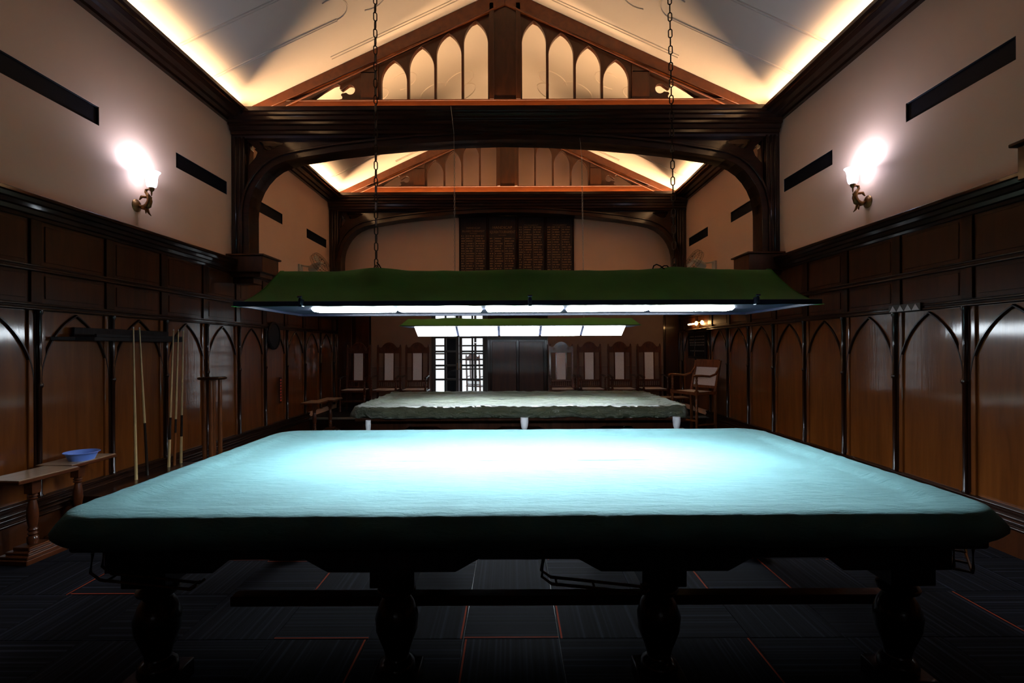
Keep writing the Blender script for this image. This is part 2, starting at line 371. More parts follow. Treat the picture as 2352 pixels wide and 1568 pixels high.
# ------------------------------------------------------------------ panelling on the side walls
STY = [4.10+.755*k for k in range(-7, 10)]
def panelling(s, idx):
    root = struct('trim_%d' % idx); W0 = XW
    def X(d): return s*(W0-d)
    # base plinth and mouldings
    mb = MB(); mb.box(X(0), X(.05), Y0, 9.55, 0, .19); mb.build('plinth', M_panel_up, root)
    for z_, d_ in ((.206, .066), (.252, .076), (.278, .060), (.335, .060)):
        mb = MB(); mb.sweep([(X(d_), Y0, z_), (X(d_), 9.54, z_)], [(cos(a)*.008, sin(a)*.008) for a in [2*pi*k/8 for k in range(8)]]); mb.build('bead', M_frameY, root)
    prof = [(0, .19), (.060, .19), (.066, .20), (.066, .213), (.055, .218), (.055, .235), (.075, .24), (.075, .262), (.05, .272), (.05, .31), (.06, .315), (.06, .335), (.02, .345), (0, .345)]
    mb = MB(); mb.poly([[(X(a), z) for a, z in prof]], fy, Y0, 9.55); mb.build('base_moulding', M_frameY, root, 0.003)
    for z0, z1, d in ((1.835, 1.90, .035), (2.155, 2.20, .035)):
        mb = MB(); mb.box(X(0), X(d), Y0, Y1, z0, z1)
        zc = (z0+z1)/2; mb.sweep([(X(d), Y0, zc-.02), (X(d), Y1, zc-.02)], [(cos(a)*.012, sin(a)*.012) for a in [2*pi*k/8 for k in range(8)]])
        mb.sweep([(X(d), Y0, zc+.016), (X(d), Y1, zc+.016)], [(cos(a)*.009, sin(a)*.009) for a in [2*pi*k/8 for k in range(8)]])
        mb.build('rail', M_frameY, root)
    cp = [(0, 2.56), (.035, 2.56), (.04, 2.585), (.06, 2.59), (.075, 2.62), (.09, 2.63), (.10, 2.66), (.12, 2.665), (.135, 2.695), (.15, 2.70), (.15, 2.725), (.13, 2.735), (0, 2.735)]
    mb = MB(); mb.poly([[(X(a), z) for a, z in cp]], fy, Y0, Y1); mb.build('cornice', M_frameY, root, 0.002)
    ys = [Y0] + [y for y in STY if Y0+.1 < y < Y1-.25] + [Y1-.02]
    st0 = col0 = None
    for y in ys:
        mb = MB(); mb.box(X(0), X(.03), y-.075, y+.075, .34, 1.84); mb.build('stile', M_panel, root, 0.004)
        mb = MB(); mb.box(X(0), X(.028), y-.05, y+.05, 1.90, 2.156); mb.box(X(0), X(.028), y-.05, y+.05, 2.199, 2.565); mb.build('upper_stile', M_frame, root, 0.003)
        mb = MB(); mb.lathe((X(.045), y, 0), [(.024, .34), (.024, .36), (.017, .37), (.017, 1.215), (.026, 1.225), (.026, 1.25), (.017, 1.26), (.017, 1.80), (.026, 1.815), (.026, 1.84)], 10)
        mb.box(X(.0), X(.036), y-.030, y+.030, .34, 1.84); mb.build('column_moulding', M_frame, root)
    for a, b in zip(ys[:-1], ys[1:]):
        lo, hi = a+.075, b-.075; c = (lo+hi)/2; hw = (hi-lo)/2
        mb = MB(); mb.box(X(0), X(.012), a, b, .34, 1.84); mb.build('panel', M_panel, root)
        for z0, z1 in ((1.90, 2.156), (2.199, 2.565)):
            mb = MB(); mb.poly([rect(a+.05, b-.05, z0, z1)], fx, X(0), X(.010))
            i = .035; lp = rect(a+.05+i, b-.05-i, z0+i, z1-i); mb.poly([lp], fx, X(.010), X(.018)); mb.build('upper_panel', M_panel_up, root, 0.005)
        # pointed arch moulding: two arcs from springing 1.235 to the apex 1.815
        h = 1.815-1.235; w = hw+.045; rr = (w*w+h*h)/(2*w); pr = [(-.011, -.010), (-.011, .006), (-.005, .014), (.005, .014), (.011, .006), (.011, -.010)]
        for sg in (-1, 1):
            pts = []
            a1 = math.asin(min(1, h/rr))
            for k in range(13):
                t = a1*k/12; pts.append((X(.018), c+sg*(w-rr+rr*cos(t)), 1.235+rr*sin(t)))
            pts = [(X(.018), c+sg*w, .36)] + pts
            mb = MB(); mb.sweep(pts, pr, up=(-s, 0, 0)); mb.build('arch_moulding', M_frame, root)
    return root
panelling(-1, 4); panelling(1, 5)

# ------------------------------------------------------------------ ventilator slots
ORD = ['nearest', 'second', 'first', 'second', 'third', 'last']
vlab = {2: 'nearest one in view', 3: 'beyond the wall lamp', 4: 'just past the roof post', 5: 'farthest, above the fan'}
for s, sn in ((-1, 'left'), (1, 'right')):
    for k, (a, b) in enumerate(VENTS):
        lb = vlab.get(k, 'behind the camera' if k == 0 else 'beside the camera')
        t = thing('ventilator', 'black horizontal slot high on the %s wall, %s' % (sn, lb), 'vent', (s*XW, (a+b)/2, VZ[0]), 0, 'slots high in the side walls')
        hl = (b-a)/2; H = VZ[1]-VZ[0]
        mb = MB(); mb.box(s*.015, s*.03, -hl, hl, 0, H); mb.build('dark_panel', M_vent, t)
        mb = MB(); mb.poly([rect(-hl, hl, 0, H), rect(-hl+.012, hl-.012, .010, H-.010)], fx, s*.004, s*.014); mb.build('frame', M_vent, t, 0.001)

# ------------------------------------------------------------------ roof trusses
def arcpts(fn, n): return [fn(i/n) for i in range(n+1)]
def gothic(x0, x1, zb, zs, za, n=8):
    c = (x0+x1)/2; w = (x1-x0)/2; h = za-zs; rr = (w*w+h*h)/(2*w); a1 = math.asin(min(1, h/rr)) if rr >= h else pi/2
    Rr = [(c+(w-rr+rr*cos(a1*k/n)), zs+rr*sin(a1*k/n)) for k in range(n+1)]
    L = [(2*c-x, z) for x, z in reversed(Rr)][1:]
    return [(x0, zb), (x1, zb)] + Rr + L
def leaf_circle(s, x0, x1, zb, zt):
    """mouchette opening: a pointed leaf running outwards plus a small circle joined by a neck, for x0<x1 (from the centre)"""
    w = x1-x0; r = .066; cx = x0+r; cz = zb+.135
    body = [(x1, zb+.008), (x1-.10*w, zb+.0), (x0+.40*w, zb-.004), (x0+.30*w, zb+.012), (x0+.29*w, zb+.045), (x0+.33*w, zb+.062), (x0+.31*w, zb+.085)]
    circ = [(cx+r*cos(t), cz+r*sin(t)) for t in [radians(-38-i*(284/12)) for i in range(13)]]
    up = [(x0+.31*w, zb+.130), (x0+.36*w, zb+.15), (x0+.34*w, zb+.19), (x0+.40*w, zb+.212), (x0+.50*w, zb+.195), (x0+.75*w, zb+.105), (x0+.92*w, zb+.035)]
    lp = body + circ + up
    return [(s*x, z) for x, z in lp]
ARCH = [(0, 4.365), (.6, 4.350), (1.2, 4.315), (1.8, 4.262), (2.3, 4.205), (2.8, 4.125), (3.0, 4.08), (3.14, 4.02), (3.25, 3.94), (3.34, 3.84), (3.41, 3.73), (3.46, 3.61), (3.49, 3.48), (3.50, 3.36)]
def truss(y, label, group='roof trusses', strip=True):
    t = thing('roof_truss', label, 'truss', (0, y, 0), 0, group)
    # tie beam: moulded front with an open trough on top
    TB = [(-.24, 4.735), (-.225, 4.735), (-.215, 4.645), (.0, 4.645), (.0, 4.86), (.14, 4.86), (.14, 4.70), (.30, 4.70), (.30, 4.60), (.24, 4.55), (.20, 4.40), (-.02, 4.40), (-.04, 4.43),
          (-.07, 4.44), (-.075, 4.475), (-.10, 4.485), (-.11, 4.53), (-.145, 4.54), (-.15, 4.57), (-.185, 4.585), (-.19, 4.625), (-.215, 4.64), (-.22, 4.67), (-.24, 4.68)]
    mb = MB(); mb.poly([[(-.24, 4.735), (-.225, 4.735), (-.215, 4.645), (0, 4.645), (0, 4.735), (.14, 4.735), (.14, 4.645), (.355, 4.645), (.365, 4.735), (.38, 4.735), (.38, 4.60), (.30, 4.55), (.24, 4.40)] + TB[11:]], fx, -XW+.02, XW-.02); mb.build('tie_beam', M_beam, t, 0.003)
    # lower chord, rafters, king post
    mb = MB(); mb.poly([[(-3.35, 4.735), (3.35, 4.735), (3.15, 4.915), (-3.15, 4.915)]], fy, -.012, .14)
    mb.box(-3.0, 3.0, -.024, -.008, 4.905, 4.925); mb.build('bottom_chord', M_chord, t, 0.004)
    for s in (-1, 1):
        th = .23
        lp = [(0.0, ZR-.002), (s*3.72, ZR-SL*3.72-.002), (s*3.72, 4.74), (s*(3.72-.3), 4.735), (0.0, ZR-th)]
        mb = MB(); mb.poly([lp], fy, -.03, .14)
        a, b = (0.12, ZR-SL*.12-th), (3.2, ZR-SL*3.2-th)
        mb.sweep([(s*a[0], -.03, a[1]+.012), (s*b[0], -.03, b[1]+.012)], [(cos(q)*.013, sin(q)*.013) for q in [2*pi*k/8 for k in range(8)]], up=(0, -1, 0))
        mb.build('rafter', M_truss, t, 0.004)
        # tracery board with four pointed openings
        ro = lambda x: ZR-SL*x-th+.02
        outer = [(s*.20, 4.86), (s*1.74, 4.86), (s*1.74, ro(1.74)), (s*.20, ro(.20))]
        holes = []
        for x0, x1, za in ((.235, .565, 6.02), (.60, .94, 5.85), (.975, 1.315, 5.67), (1.35, 1.70, 5.48)):
            holes.append([(s*a, b) for a, b in gothic(x0, x1, 4.935, za-.30, za-.0)])
        za = [min(h, key=lambda p: -p[1]) for h in holes]
        mb = MB(); mb.poly([outer] + holes, fy, .02, .09); mb.build('tracery_panel', M_tracery, t, 0.006)
        mb = MB(); mb.box(s*1.74, s*1.98, -.010, .12, 4.92, ro(1.98)+.0); mb.poly([[(s*1.74, ro(1.98)-.02), (s*1.98, ro(1.98)-.02), (s*1.98, ro(1.98)+.01), (s*1.74, ro(1.74))]], fy, -.01, .12); mb.build('side_post', M_tracery, t, 0.006)
        outer = [(s*1.98, 4.86), (s*3.33, 4.86), (s*1.98, ro(1.98)+.0)]
        mb = MB(); mb.poly([outer, leaf_circle(s, 2.065, 2.66, 4.945, 0)], fy, .02, .09); mb.build('corner_tracery', M_tracery, t, 0.004)
    mb = MB(); mb.poly([rect(-.215, .215, 4.92, ZR-.1)], fy, .0, .13)
    for s in (-1, 1): mb.box(s*.15, s*.215, -.03, .0, 4.92, ZR-.2)
    mb.build('king_post', M_tracery, t, 0.005)
    # arched brace below the tie beam
    top = [(3.56, 4.41), (-3.56, 4.41)]
    fullarch = [(-x, z) for x, z in reversed(ARCH)] + ARCH[1:]
    outer = fullarch + [(3.56, 3.36)] + top + [(-3.56, 3.36)]
    holes = []
    for s in (-1, 1):
        v = [(3.545, 4.06), (3.50, 4.11), (3.45, 4.17), (3.425, 4.235), (3.445, 4.265), (3.47, 4.275), (3.445, 4.285), (3.50, 4.34), (3.545, 4.375), (3.53, 4.30), (3.52, 4.275), (3.535, 4.19)]
        holes.append([(s*a, b) for a, b in v])
        hh = [(3.39, 4.385), (3.34, 4.39), (3.20, 4.385), (3.06, 4.36), (3.17, 4.30), (3.26, 4.265), (3.32, 4.262), (3.345, 4.29), (3.335, 4.315), (3.36, 4.325), (3.385, 4.35)]
        holes.append([(s*a, b) for a, b in hh])
    mb = MB(); mb.poly([outer] + holes, fy, .05, .15); mb.build('arched_brace', M_beam, t, 0.004)
    # rib moulding following the arch and running down to the corbels
    path = [(-3.50, 2.80)] + [(-x, z) for x, z in reversed(ARCH)] + ARCH[1:] + [(3.50, 2.80)]
    for off, w, d0, d1, nm in ((.045, .09, -.04, .24, 'arch_rib'), (.095, .03, -.07, .27, 'rib_fillet')):
        p3 = []
        for i, (x, z) in enumerate(path):
            a = path[max(i-1, 0)]; b = path[min(i+1, len(path)-1)]; dx, dz = b[0]-a[0], b[1]-a[1]; L = hypot(dx, dz)
            p3.append((x-dz/L*off, (d0+d1)/2, z+dx/L*off))
        hd = (d1-d0)/2
        pf_ = [(-hd, -w/2), (hd, -w/2), (hd, w/2), (-hd, w/2)]
        mb = MB(); mb.sweep(p3, pf_, up=(0, 0, 1) if False else (0, 0, 1), smooth=False) if False else None
        # manual sweep in the x-z plane keeps the profile square to the arch
        vs = []; n = len(path)
        for i, (x, z) in enumerate(path):
            a = path[max(i-1, 0)]; b = path[min(i+1, n-1)]; dx, dz = b[0]-a[0], b[1]-a[1]; L = hypot(dx, dz); nx, nz = -dz/L, dx/L
            for o_, yy in ((off-w/2, d0), (off+w/2, d0), (off+w/2, d1), (off-w/2, d1)): vs.append((x+nx*o_, yy, z+nz*o_))
        fs = [(i*4+k, i*4+(k+1) % 4, (i+1)*4+(k+1) % 4, (i+1)*4+k) for i in range(n-1) for k in range(4)] + [(0, 1, 2, 3), tuple((n-1)*4+k for k in (3, 2, 1, 0))]
        mb.add(vs, fs); mb.build(nm, M_beam, t, 0.004)
    for s in (-1, 1):
        mb = MB(); mb.box(s*XW, s*3.56, -.02, .22, 2.80, 4.60)
        for q in (3.575, 3.63, 3.685):
            mb.lathe((s*q, -.02, 0), [(.017, 2.80), (.017, 4.42)], 8)
        mb.build('wall_post', M_frame, t, 0.004)
        mb = MB(); mb.box(s*XW, s*3.27, -.14, .34, 2.56, 2.775); mb.box(s*XW, s*3.24, -.17, .37, 2.775, 2.80)
        mb.box(s*XW, s*3.33, -.08, .28, 2.50, 2.56); mb.box(s*XW, s*3.45, -.02, .22, 2.42, 2.50); mb.build('corbel', M_panel_up, t, 0.006)
    if strip:
        mb = MB(); mb.box(-3.40, 3.40, -.135, -.105, 4.648, 4.656); mb.build('strip_light', M_tstrip_far if y > 9 else M_tstrip, t)
        if True:
            mb = MB(); mb.box(-3.40, 3.40, .245, .275, 4.648, 4.656); mb.build('strip_light', M_gable_fill if y > 9 else M_tstrip_mid, t)  # on the rear truss this strip is an added fill for the gable
    return t
truss(TRY[1], 'large wooden roof truss nearest in view, pointed arches over a tie beam on curved brace')
truss(TRY[2], 'smaller-looking rear roof truss standing just before the back wall')
truss(TRY[0], 'roof truss out of sight above the camera, its corbel at the right edge', strip=0)

# ------------------------------------------------------------------ back wall: door, wood doors, corner panels
SB = 11/1176.0
def bx(px): return (px-1177.5)*SB + CX
d1 = struct('door_1')
cols = [(999, 1020.6), (1024.6, 1046.4), (1061, 1083), (1087, 1109)]
rowtop = [1.52+(799-(710.5+32.7*k))*SB for k in range(7)]; PH = 28.4*SB
x0, x1 = bx(990), bx(1120); xm = bx(1053.7)
yd = Y1-.03
for lo, hi, cc in ((x0+.045, xm-.004, cols[:2]), (xm+.004, x1-.045, cols[2:])):
    hl = [rect(bx(a), bx(b), z-PH, z) for a, b in cc for z in rowtop]
    mb = MB(); mb.poly([rect(lo, hi, DZ+.01, 2.40)] + hl, fy, yd, yd+.05); mb.build('leaf', M_outdark, d1, 0.003)
    for a, b in cc:
        for z in rowtop:
            mb = MB(); mb.box(bx(a), bx(b), yd+.02, yd+.026, z-PH, z); mb.build('pane', M_pane, d1)
    mb = MB(); mb.tube([(hi-.03 if cc[0][0] < 1050 else lo+.03, yd-.04, 1.05), (hi-.03 if cc[0][0] < 1050 else lo+.03, yd-.04, 1.2)], .008); mb.build('door_handle', M_brass, d1)
mb = MB(); mb.poly([rect(x0, x1, DZ, 2.46), rect(x0+.045, x1-.045, DZ+.01, 2.40)], fy, Y1-.05, Y1+.1); mb.build('door_frame', M_outdark, d1, 0.004)
d2 = struct('door_2')
x2, x3 = bx(1120), bx(1261)
mb = MB(); mb.box(x2+.004, x3, Y1-.03, Y1+.06, DZ, 2.46); mb.build('leaf', M_frame, d2)
for a, b in ((1131, 1187), (1194, 1251)):
    mb = MB(); mb.box(bx(a), bx(b), Y1-.045, Y1-.028, DZ+.2, 1.66); mb.build('panel', M_panel_up, d2, 0.01)
for a in (1124, 1190.5, 1256):
    mb = MB(); mb.box(bx(a-3), bx(a+3), Y1-.07, Y1-.03, DZ, 1.70); mb.build('stile', M_frame, d2, 0.008)
mb = MB(); mb.box(x2+.004, x3, Y1-.07, Y1-.03, 1.70, 1.80); mb.box(x2+.004, x3, Y1-.05, Y1-.03, 1.80, 2.46); mb.build('header', M_frame, d2, 0.005)
cn = struct('trim_6')
for a, b in ((-XW, bx(848.7)), (bx(1531), XW)):
    mb = MB(); mb.box(a, b, Y1-.03, Y1, DZ, 2.735); mb.build('corner_board', M_frame, cn)
    n = max(1, round((b-a)/.36)); w = (b-a)/n
    for k in range(n):
        mb = MB(); mb.box(a+k*w+.04, a+(k+1)*w-.04, Y1-.045, Y1-.03, DZ+.2, 2.6); mb.build('corner_panel', M_panel_up, cn, 0.006)
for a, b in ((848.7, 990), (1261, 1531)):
    mb = MB(); mb.box(bx(a), bx(b), Y1-.012, Y1, DZ, 2.62); mb.build('wall_shade_board', M_wall_shade, cn)  # added boards whose dark colour stands in for shade on the wall
mb = MB(); mb.box(bx(848.7), bx(990), Y1-.02, Y1, 1.10, 1.13); mb.box(x3, bx(1531), Y1-.02, Y1, 1.10, 1.13); mb.build('dado_rail', M_wall_shade, cn, 0.004)

# outside: paving, pale wall, dark lattice screen, a pillar and a chair seen through the door panes
mb = MB(); mb.box(-8, 8, Y1+.2, 24, -.1, DZ-.02); o = mb.build('terrace', M_concrete); o['kind'] = 'structure'
mb = MB(); mb.box(-8, 8, 17, 17.2, DZ-.02, 4.2); o = mb.build('wall_outside', M_outwall); o['kind'] = 'structure'
t = thing('lattice_screen', 'dark wooden lattice screen outside the glazed door', 'screen', (-1.2, 12.3, DZ-.02))
for x in (-.66, -.02, .40, .74):
    mb = MB(); mb.box(x-.026, x+.026, -.02, .02, 0, 2.4); mb.build('upright', M_outdark, t)
for z in (.55, .80, 1.03, 1.17, 1.36, 1.58, 2.1):
    mb = MB(); mb.box(-.68, .76, -.012, .012, z-.019, z+.019); mb.build('crossbar', M_outdark, t)
mb = MB(); mb.box(-1.46, -1.16, 11.62, 11.72, DZ-.02, 2.06); o = mb.build('dark_post', M_vent, None, 0.01); tag(o, 'dark post outside behind the second column of door panes', 'post')

# ------------------------------------------------------------------ honour boards
def text_mesh(mb, txt, cx, z, size, y, squeeze=1.0):
    cu = bpy.data.curves.new('tmp', 'FONT'); cu.body = txt; cu.size = size; cu.align_x = 'CENTER'; cu.resolution_u = 2
    ob = bpy.data.objects.new('tmp', cu); COL.objects.link(ob); bpy.context.view_layer.update()
    me = bpy.data.meshes.new_from_object(ob)
    vs = [(cx+v.co.x*squeeze, y, z+v.co.y) for v in me.vertices]; mb.add(vs, [tuple(p.vertices) for p in me.polygons])
    bpy.data.objects.remove(ob); bpy.data.curves.remove(cu); bpy.data.meshes.remove(me)
SH = 11.15/1176
bds = [(1057, 1122.5, ['HANDICAP', 'BILLIARDS TOURNAMENT'], .060), (1122.7, 1190, ['HANDICAP', 'SQUASH TOURNAMENT'], .085), (1190.2, 1255.3, ['TOURNAMENT'], .045), (1255.5, 1321, ['TOURNAMENT'], .045)]
blab = ['leftmost dark honour board headed in small faint letters, on the back wall', 'dark honour board with the largest gilt heading, second from left on the back wall',
        'dark honour board right of the large-headed one, three gilt columns', 'rightmost dark honour board of four on the back wall']
for k, (a, b, head, hs) in enumerate(bds):
    xa, xb = (a-1177.5)*SH+CX, (b-1177.5)*SH+CX; zt, zb = 4.40, 2.72; c = (xa+xb)/2; w = xb-xa
    t = thing('honour_board', blab[k], 'board', (c, Y1-.03, zb), 0, 'honour boards')
    mb = MB(); mb.box(-w/2, w/2, 0, .03, 0, zt-zb); mb.build('backboard', M_mdf, t)
    mb = MB(); mb.poly([rect(-w/2, w/2, 0, zt-zb), rect(-w/2+.03, w/2-.03, .04, zt-zb-.04)], fy, -.03, 0); mb.build('frame', M_frame, t, 0.006)
    mb = MB(); H = zt-zb; z = H-.28 if len(head) > 1 else H-.22
    for i, h in enumerate(head):
        text_mesh(mb, h, 0, z, hs, -.004, min(1.0, (w-.1)/(len(h)*hs*.62))); z -= hs*1.15 if len(head) > 1 else hs*.9
    if len(head) > 1: mb.box(-.08, .08, -.005, -.003, z+hs*.62, z+hs*.62+.006); z -= .03
    zz = z
    cx = [-w/2+.045, -w/2+.045+w*.18, -w/2+.045+w*.52]; cw = [w*.13, w*.29, w*.33]
    while zz > .07:
        for q in range(3):
            x = cx[q]; end = x+cw[q]*R.uniform(.75, 1)
            while x < end-.012:                       # each name a run of short gilt strokes
                l = R.uniform(.008, .014); mb.box(x, x+l, -.005, -.003, zz+R.uniform(0, .004), zz+.026); x += l+R.uniform(.003, .006)
                if R.random() < .14: x += .016
        zz -= .0545
    for q in (1, 2): mb.box(cx[q]-.016, cx[q]-.012, -.005, -.003, .06, z+.04)
    mb.build('lettering', M_gold, t)

# ------------------------------------------------------------------ covered tables
def rrect(a, b, r, n):
    """n points round a rounded rectangle with half sizes a, b, evenly by perimeter; returns (x,y,nx,ny,s)"""
    r = min(r, a, b); sx, sy = 2*(a-r), 2*(b-r); q = pi*r/2; P = 2*sx+2*sy+4*q; out = []
    for i in range(n):
        s = P*i/n; t = s
        if t < sx: out.append((-a+r+t, -b, 0, -1, s)); continue
        t -= sx
        if t < q: an = -pi/2+t/r; out.append((a-r+r*cos(an), -b+r+r*sin(an), cos(an), sin(an), s)); continue
        t -= q
        if t < sy: out.append((a, -b+r+t, 1, 0, s)); continue
        t -= sy
        if t < q: an = t/r; out.append((a-r+r*cos(an), b-r+r*sin(an), cos(an), sin(an), s)); continue
        t -= q
        if t < sx: out.append((a-r-t, b, 0, 1, s)); continue
        t -= sx
        if t < q: an = pi/2+t/r; out.append((-a+r+r*cos(an), b-r+r*sin(an), cos(an), sin(an), s)); continue
        t -= q
        if t < sy: out.append((-a, b-r-t, -1, 0, s)); continue
        t -= sy
        an = pi+t/r; out.append((-a+r+r*cos(an), -b+r+r*sin(an), cos(an), sin(an), s))
    return out
def cover(name, a, b, H, side, mat, seed, wr, label, loc, rz=0, fold=0.012, rc=.16):
    n = 480; mb = MB(); vs = []; rings = []
    ins = [b*.999*(1-k/34) for k in range(0, 28)]; ins = [d for d in ins if d > .30] + [.26, .22, .19, .165, .145, .12, .09, .06, .035, .015, .006]
    P0 = rrect(a, b, rc, n)
    def hgt(d):        # cushion rail higher than the bed
        t = max(0, min(1, (d-.11)/.07)); t = t*t*(3-2*t); return H - .022*t - .006*max(0, 1-d/.02)**2
    vs.append((0, 0, H-.022)); 
    for d in ins:
        for (x, y, nx, ny, s_) in P0:
            # shrink towards the medial rectangle
            k = d/b; X_ = x - (x/a)*d if True else x; Y_ = y*(1-d/b)
            X_ = x*(1-d/a) if abs(x) < a else x*(1-d/a)
            z = hgt(d) + wr*(noise.noise(Vector((X_*3+seed, Y_*7, seed)))*.6 + noise.noise(Vector((X_*9+seed, Y_*22+X_*3, seed)))*.4)
            vs.append((X_, Y_, z))
    for off, z in side:
        for i, (x, y, nx, ny, s_) in enumerate(P0):
            dep = (H-z)/(H-side[-1][1]); cor = 1.0+2.2*max(0, (abs(x)-a+.35)/.35)*max(0, (abs(y)-b+.35)/.35)
            f = noise.noise(Vector((s_*5, seed, z*1.5)))*fold*dep*cor + sin(s_*31+4*noise.noise(Vector((s_*2, seed, 3))))*fold*.35*dep*cor
            zz = z + noise.noise(Vector((s_*2.2, seed+5, 0)))*.010*dep + (noise.noise(Vector((s_*14, seed+8, 0)))*wr*.9 if dep < .2 else 0)
            vs.append((x+nx*(off+f), y+ny*(off+f), zz))
    nr = len(ins)+len(side); fs = []
    fs += [(0, 1+(i+1) % n, 1+i) for i in range(n)]
    for r_ in range(nr-1):
        for i in range(n):
            j = (i+1) % n; p = 1+r_*n; q = 1+(r_+1)*n; fs.append((p+i, p+j, q+j, q+i))
    mb.add(vs, fs, True); 
    o = mb.build(name, mat); o.location = loc; o.rotation_euler = (0, 0, rz); tag(o, label, 'cover')
    m = o.modifiers.new('thick', 'SOLIDIFY'); m.thickness = 0.003; m.offset = -1
    return o
T1 = (.145, 3.07, 0); T2 = (.17, 6.75, 0)
S1 = [(.008, .862), (.016, .853), (.028, .838), (.045, .815), (.060, .79), (.056, .77), (.035, .75), (.012, .733)]
cover('table_cover', 1.90, 1.05, .868, S1, M_teal, 3.1, .0045, 'pale turquoise dust cover spread over the near billiard table', T1, radians(.25))
S2 = [(.006, .862), (.012, .85), (.020, .83), (.030, .80), (.035, .775), (.03, .738)]
cover('table_cover', 1.88, 1.00, .868, S2, M_olive, 9.4, .024, 'glossy olive green dust cover wrinkled over the far billiard table', T2, radians(.2), .03, .10)
def billiard_table(loc, label):
    t = thing('billiard_table', label, 'billiard table', loc)
    mb = MB(); mb.box(-1.80, 1.80, -.95, .95, .74, .80); mb.build('bed', M_frame, t, .01)
    mb = MB(); mb.poly([rect(-1.86, 1.86, -1.01, 1.01), rect(-1.62, 1.62, -.78, .78)], fz, .70, .74); mb.build('rail_frame', M_frame, t, .01)
    lx = (-1.64, -.58, .58, 1.64)
    for yy in (-.90, .86):
        pts = [(-1.80, .70), (1.80, .70), (1.80, .60)]
        # apron with dropped blocks above each leg
        for x in reversed(lx):
            h = .30 if abs(x) < 1 else .30
            if x == 1.64: pts += [(1.80, .57), (1.34, .57), (1.27, .625)]
            elif x == -1.64: pts += [(-1.27, .625), (-1.34, .57), (-1.80, .57)]
            else: pts += [(x+.37, .625), (x+.27, .57), (x-.27, .57), (x-.37, .625)]
        mb = MB(); mb.poly([pts], fy, yy, yy+.04); mb.build('apron', M_frame, t, .004)
    for x in (-1.80, 1.76):
        mb = MB(); mb.box(x, x+.04, -.86, .86, .60, .70); mb.build('end_apron', M_frame, t, .004)
    base = None
    for x in lx:
        for yy in (-.80, .80):
            if base is None:
                mb = MB(); mb.box(-.095, .095, -.095, .095, .50, .70); mb.box(-.10, .10, -.10, .10, .02, .10)
                mb.lathe((0, 0, 0), [(.09, .50), (.06, .485), (.085, .465), (.085, .45), (.055, .43), (.075, .40), (.095, .34), (.09, .28), (.06, .20), (.05, .16), (.075, .14), (.08, .12), (.08, .10)], 18)
                mb.lathe((0, 0, 0), [(.05, 0), (.06, .005), (.06, .02)], 12)
                base = mb.build('leg', M_frame, t, .004); base.location = (x, yy, 0)
            else: inst(base, 'leg', t, (x, yy, 0))
    mb = MB(); mb.box(-1.50, 1.98-.10, -.48, -.40, .215, .265); mb.build('stretcher', M_tablewood, t, .005)
    return t
def ball_rail(t, x, y, sg=1, ang=0.0):
    M_ = Matrix.Rotation(ang, 4, 'Z'); mb = MB()
    for w in (-.03, .03):
        p = [Vector((0, w, 0)), Vector((-.01, w, -.08)), Vector((.03, w, -.11)), Vector((.18, w, -.125)), Vector((.40, w, -.15)), Vector((.42, w, -.135))]
        mb.tube([M_ @ Vector((q.x*sg, q.y, q.z)) + Vector((x, y, .69)) for q in p], .006, 6)
    for xx in (.05, .2, .4):
        mb.tube([M_ @ Vector((xx*sg, -.03, -.112-.03*xx/.4)) + Vector((x, y, .69)), M_ @ Vector((xx*sg, .03, -.112-.03*xx/.4)) + Vector((x, y, .69))], .005, 6)
    return mb.build('ball_return', M_brass, t)
tb1 = billiard_table(T1, 'full size billiard table under the turquoise cover, nearest the camera')
ball_rail(tb1, 0.06, -1.0, 1); ball_rail(tb1, -1.78, -.95, 1); ball_rail(tb1, 1.80, -.95, 1, .9)
tb2 = billiard_table(T2, 'dark billiard table under the olive cover at the far end')
def net(x, w, z1):
    mb = MB(); n = 8; pr = [(w*.5, z1), (w*.52, z1-.05), (w*.44, z1-.10), (w*.34, z1-.13), (w*.12, z1-.14)]
    mb.lathe((x, -1.03, 0), pr, 12); mb.build('pocket_net', M_net, tb2)
net(0.045, .085, .745); net(1.745, .085, .745); net(-1.70, .06, .72)

# ------------------------------------------------------------------ hanging lamps
def link_mesh(L, Wd, r):
    p = []; hl = L/2-Wd/2
    for k in range(7): a = pi*k/6; p.append((cos(a)*(Wd/2-r), 0, hl+sin(a)*(Wd/2-r)))
    for k in range(7): a = pi+pi*k/6; p.append((cos(a)*(Wd/2-r), 0, -hl+sin(a)*(Wd/2-r)))
    mb = MB(); mb.tube(p, r, 6, closed=True, up=(0, 1, 0)); return mb
def drape_canopy(hl, hlr, prof, tag_=0, seed=2.0):
    """gabled cloth: prof = list of (y, z, half_length) from front hem over the ridge to back hem"""
    nx = 90; mb = MB(); vs = []
    for (y, z, h, sag) in prof:
        for i in range(nx+1):
            u = -1+2*i/nx; x = u*h
            zz = z + sag*.016*(math.exp(-((x+.94)/.16)**2)+math.exp(-((x-.93)/.16)**2)) + sag*(-.006*abs(sin(u*5.2)) + .006*noise.noise(Vector((x*3, y*9, seed)))) + .004*noise.noise(Vector((x*9, y*20, seed)))
            vs.append((x, y+.004*noise.noise(Vector((x*5, z*9, seed+3))), zz))
    m = nx+1; fs = [(r_*m+i, r_*m+i+1, (r_+1)*m+i+1, (r_+1)*m+i) for r_ in range(len(prof)-1) for i in range(nx)]
    mb.add(vs, fs, True); return mb
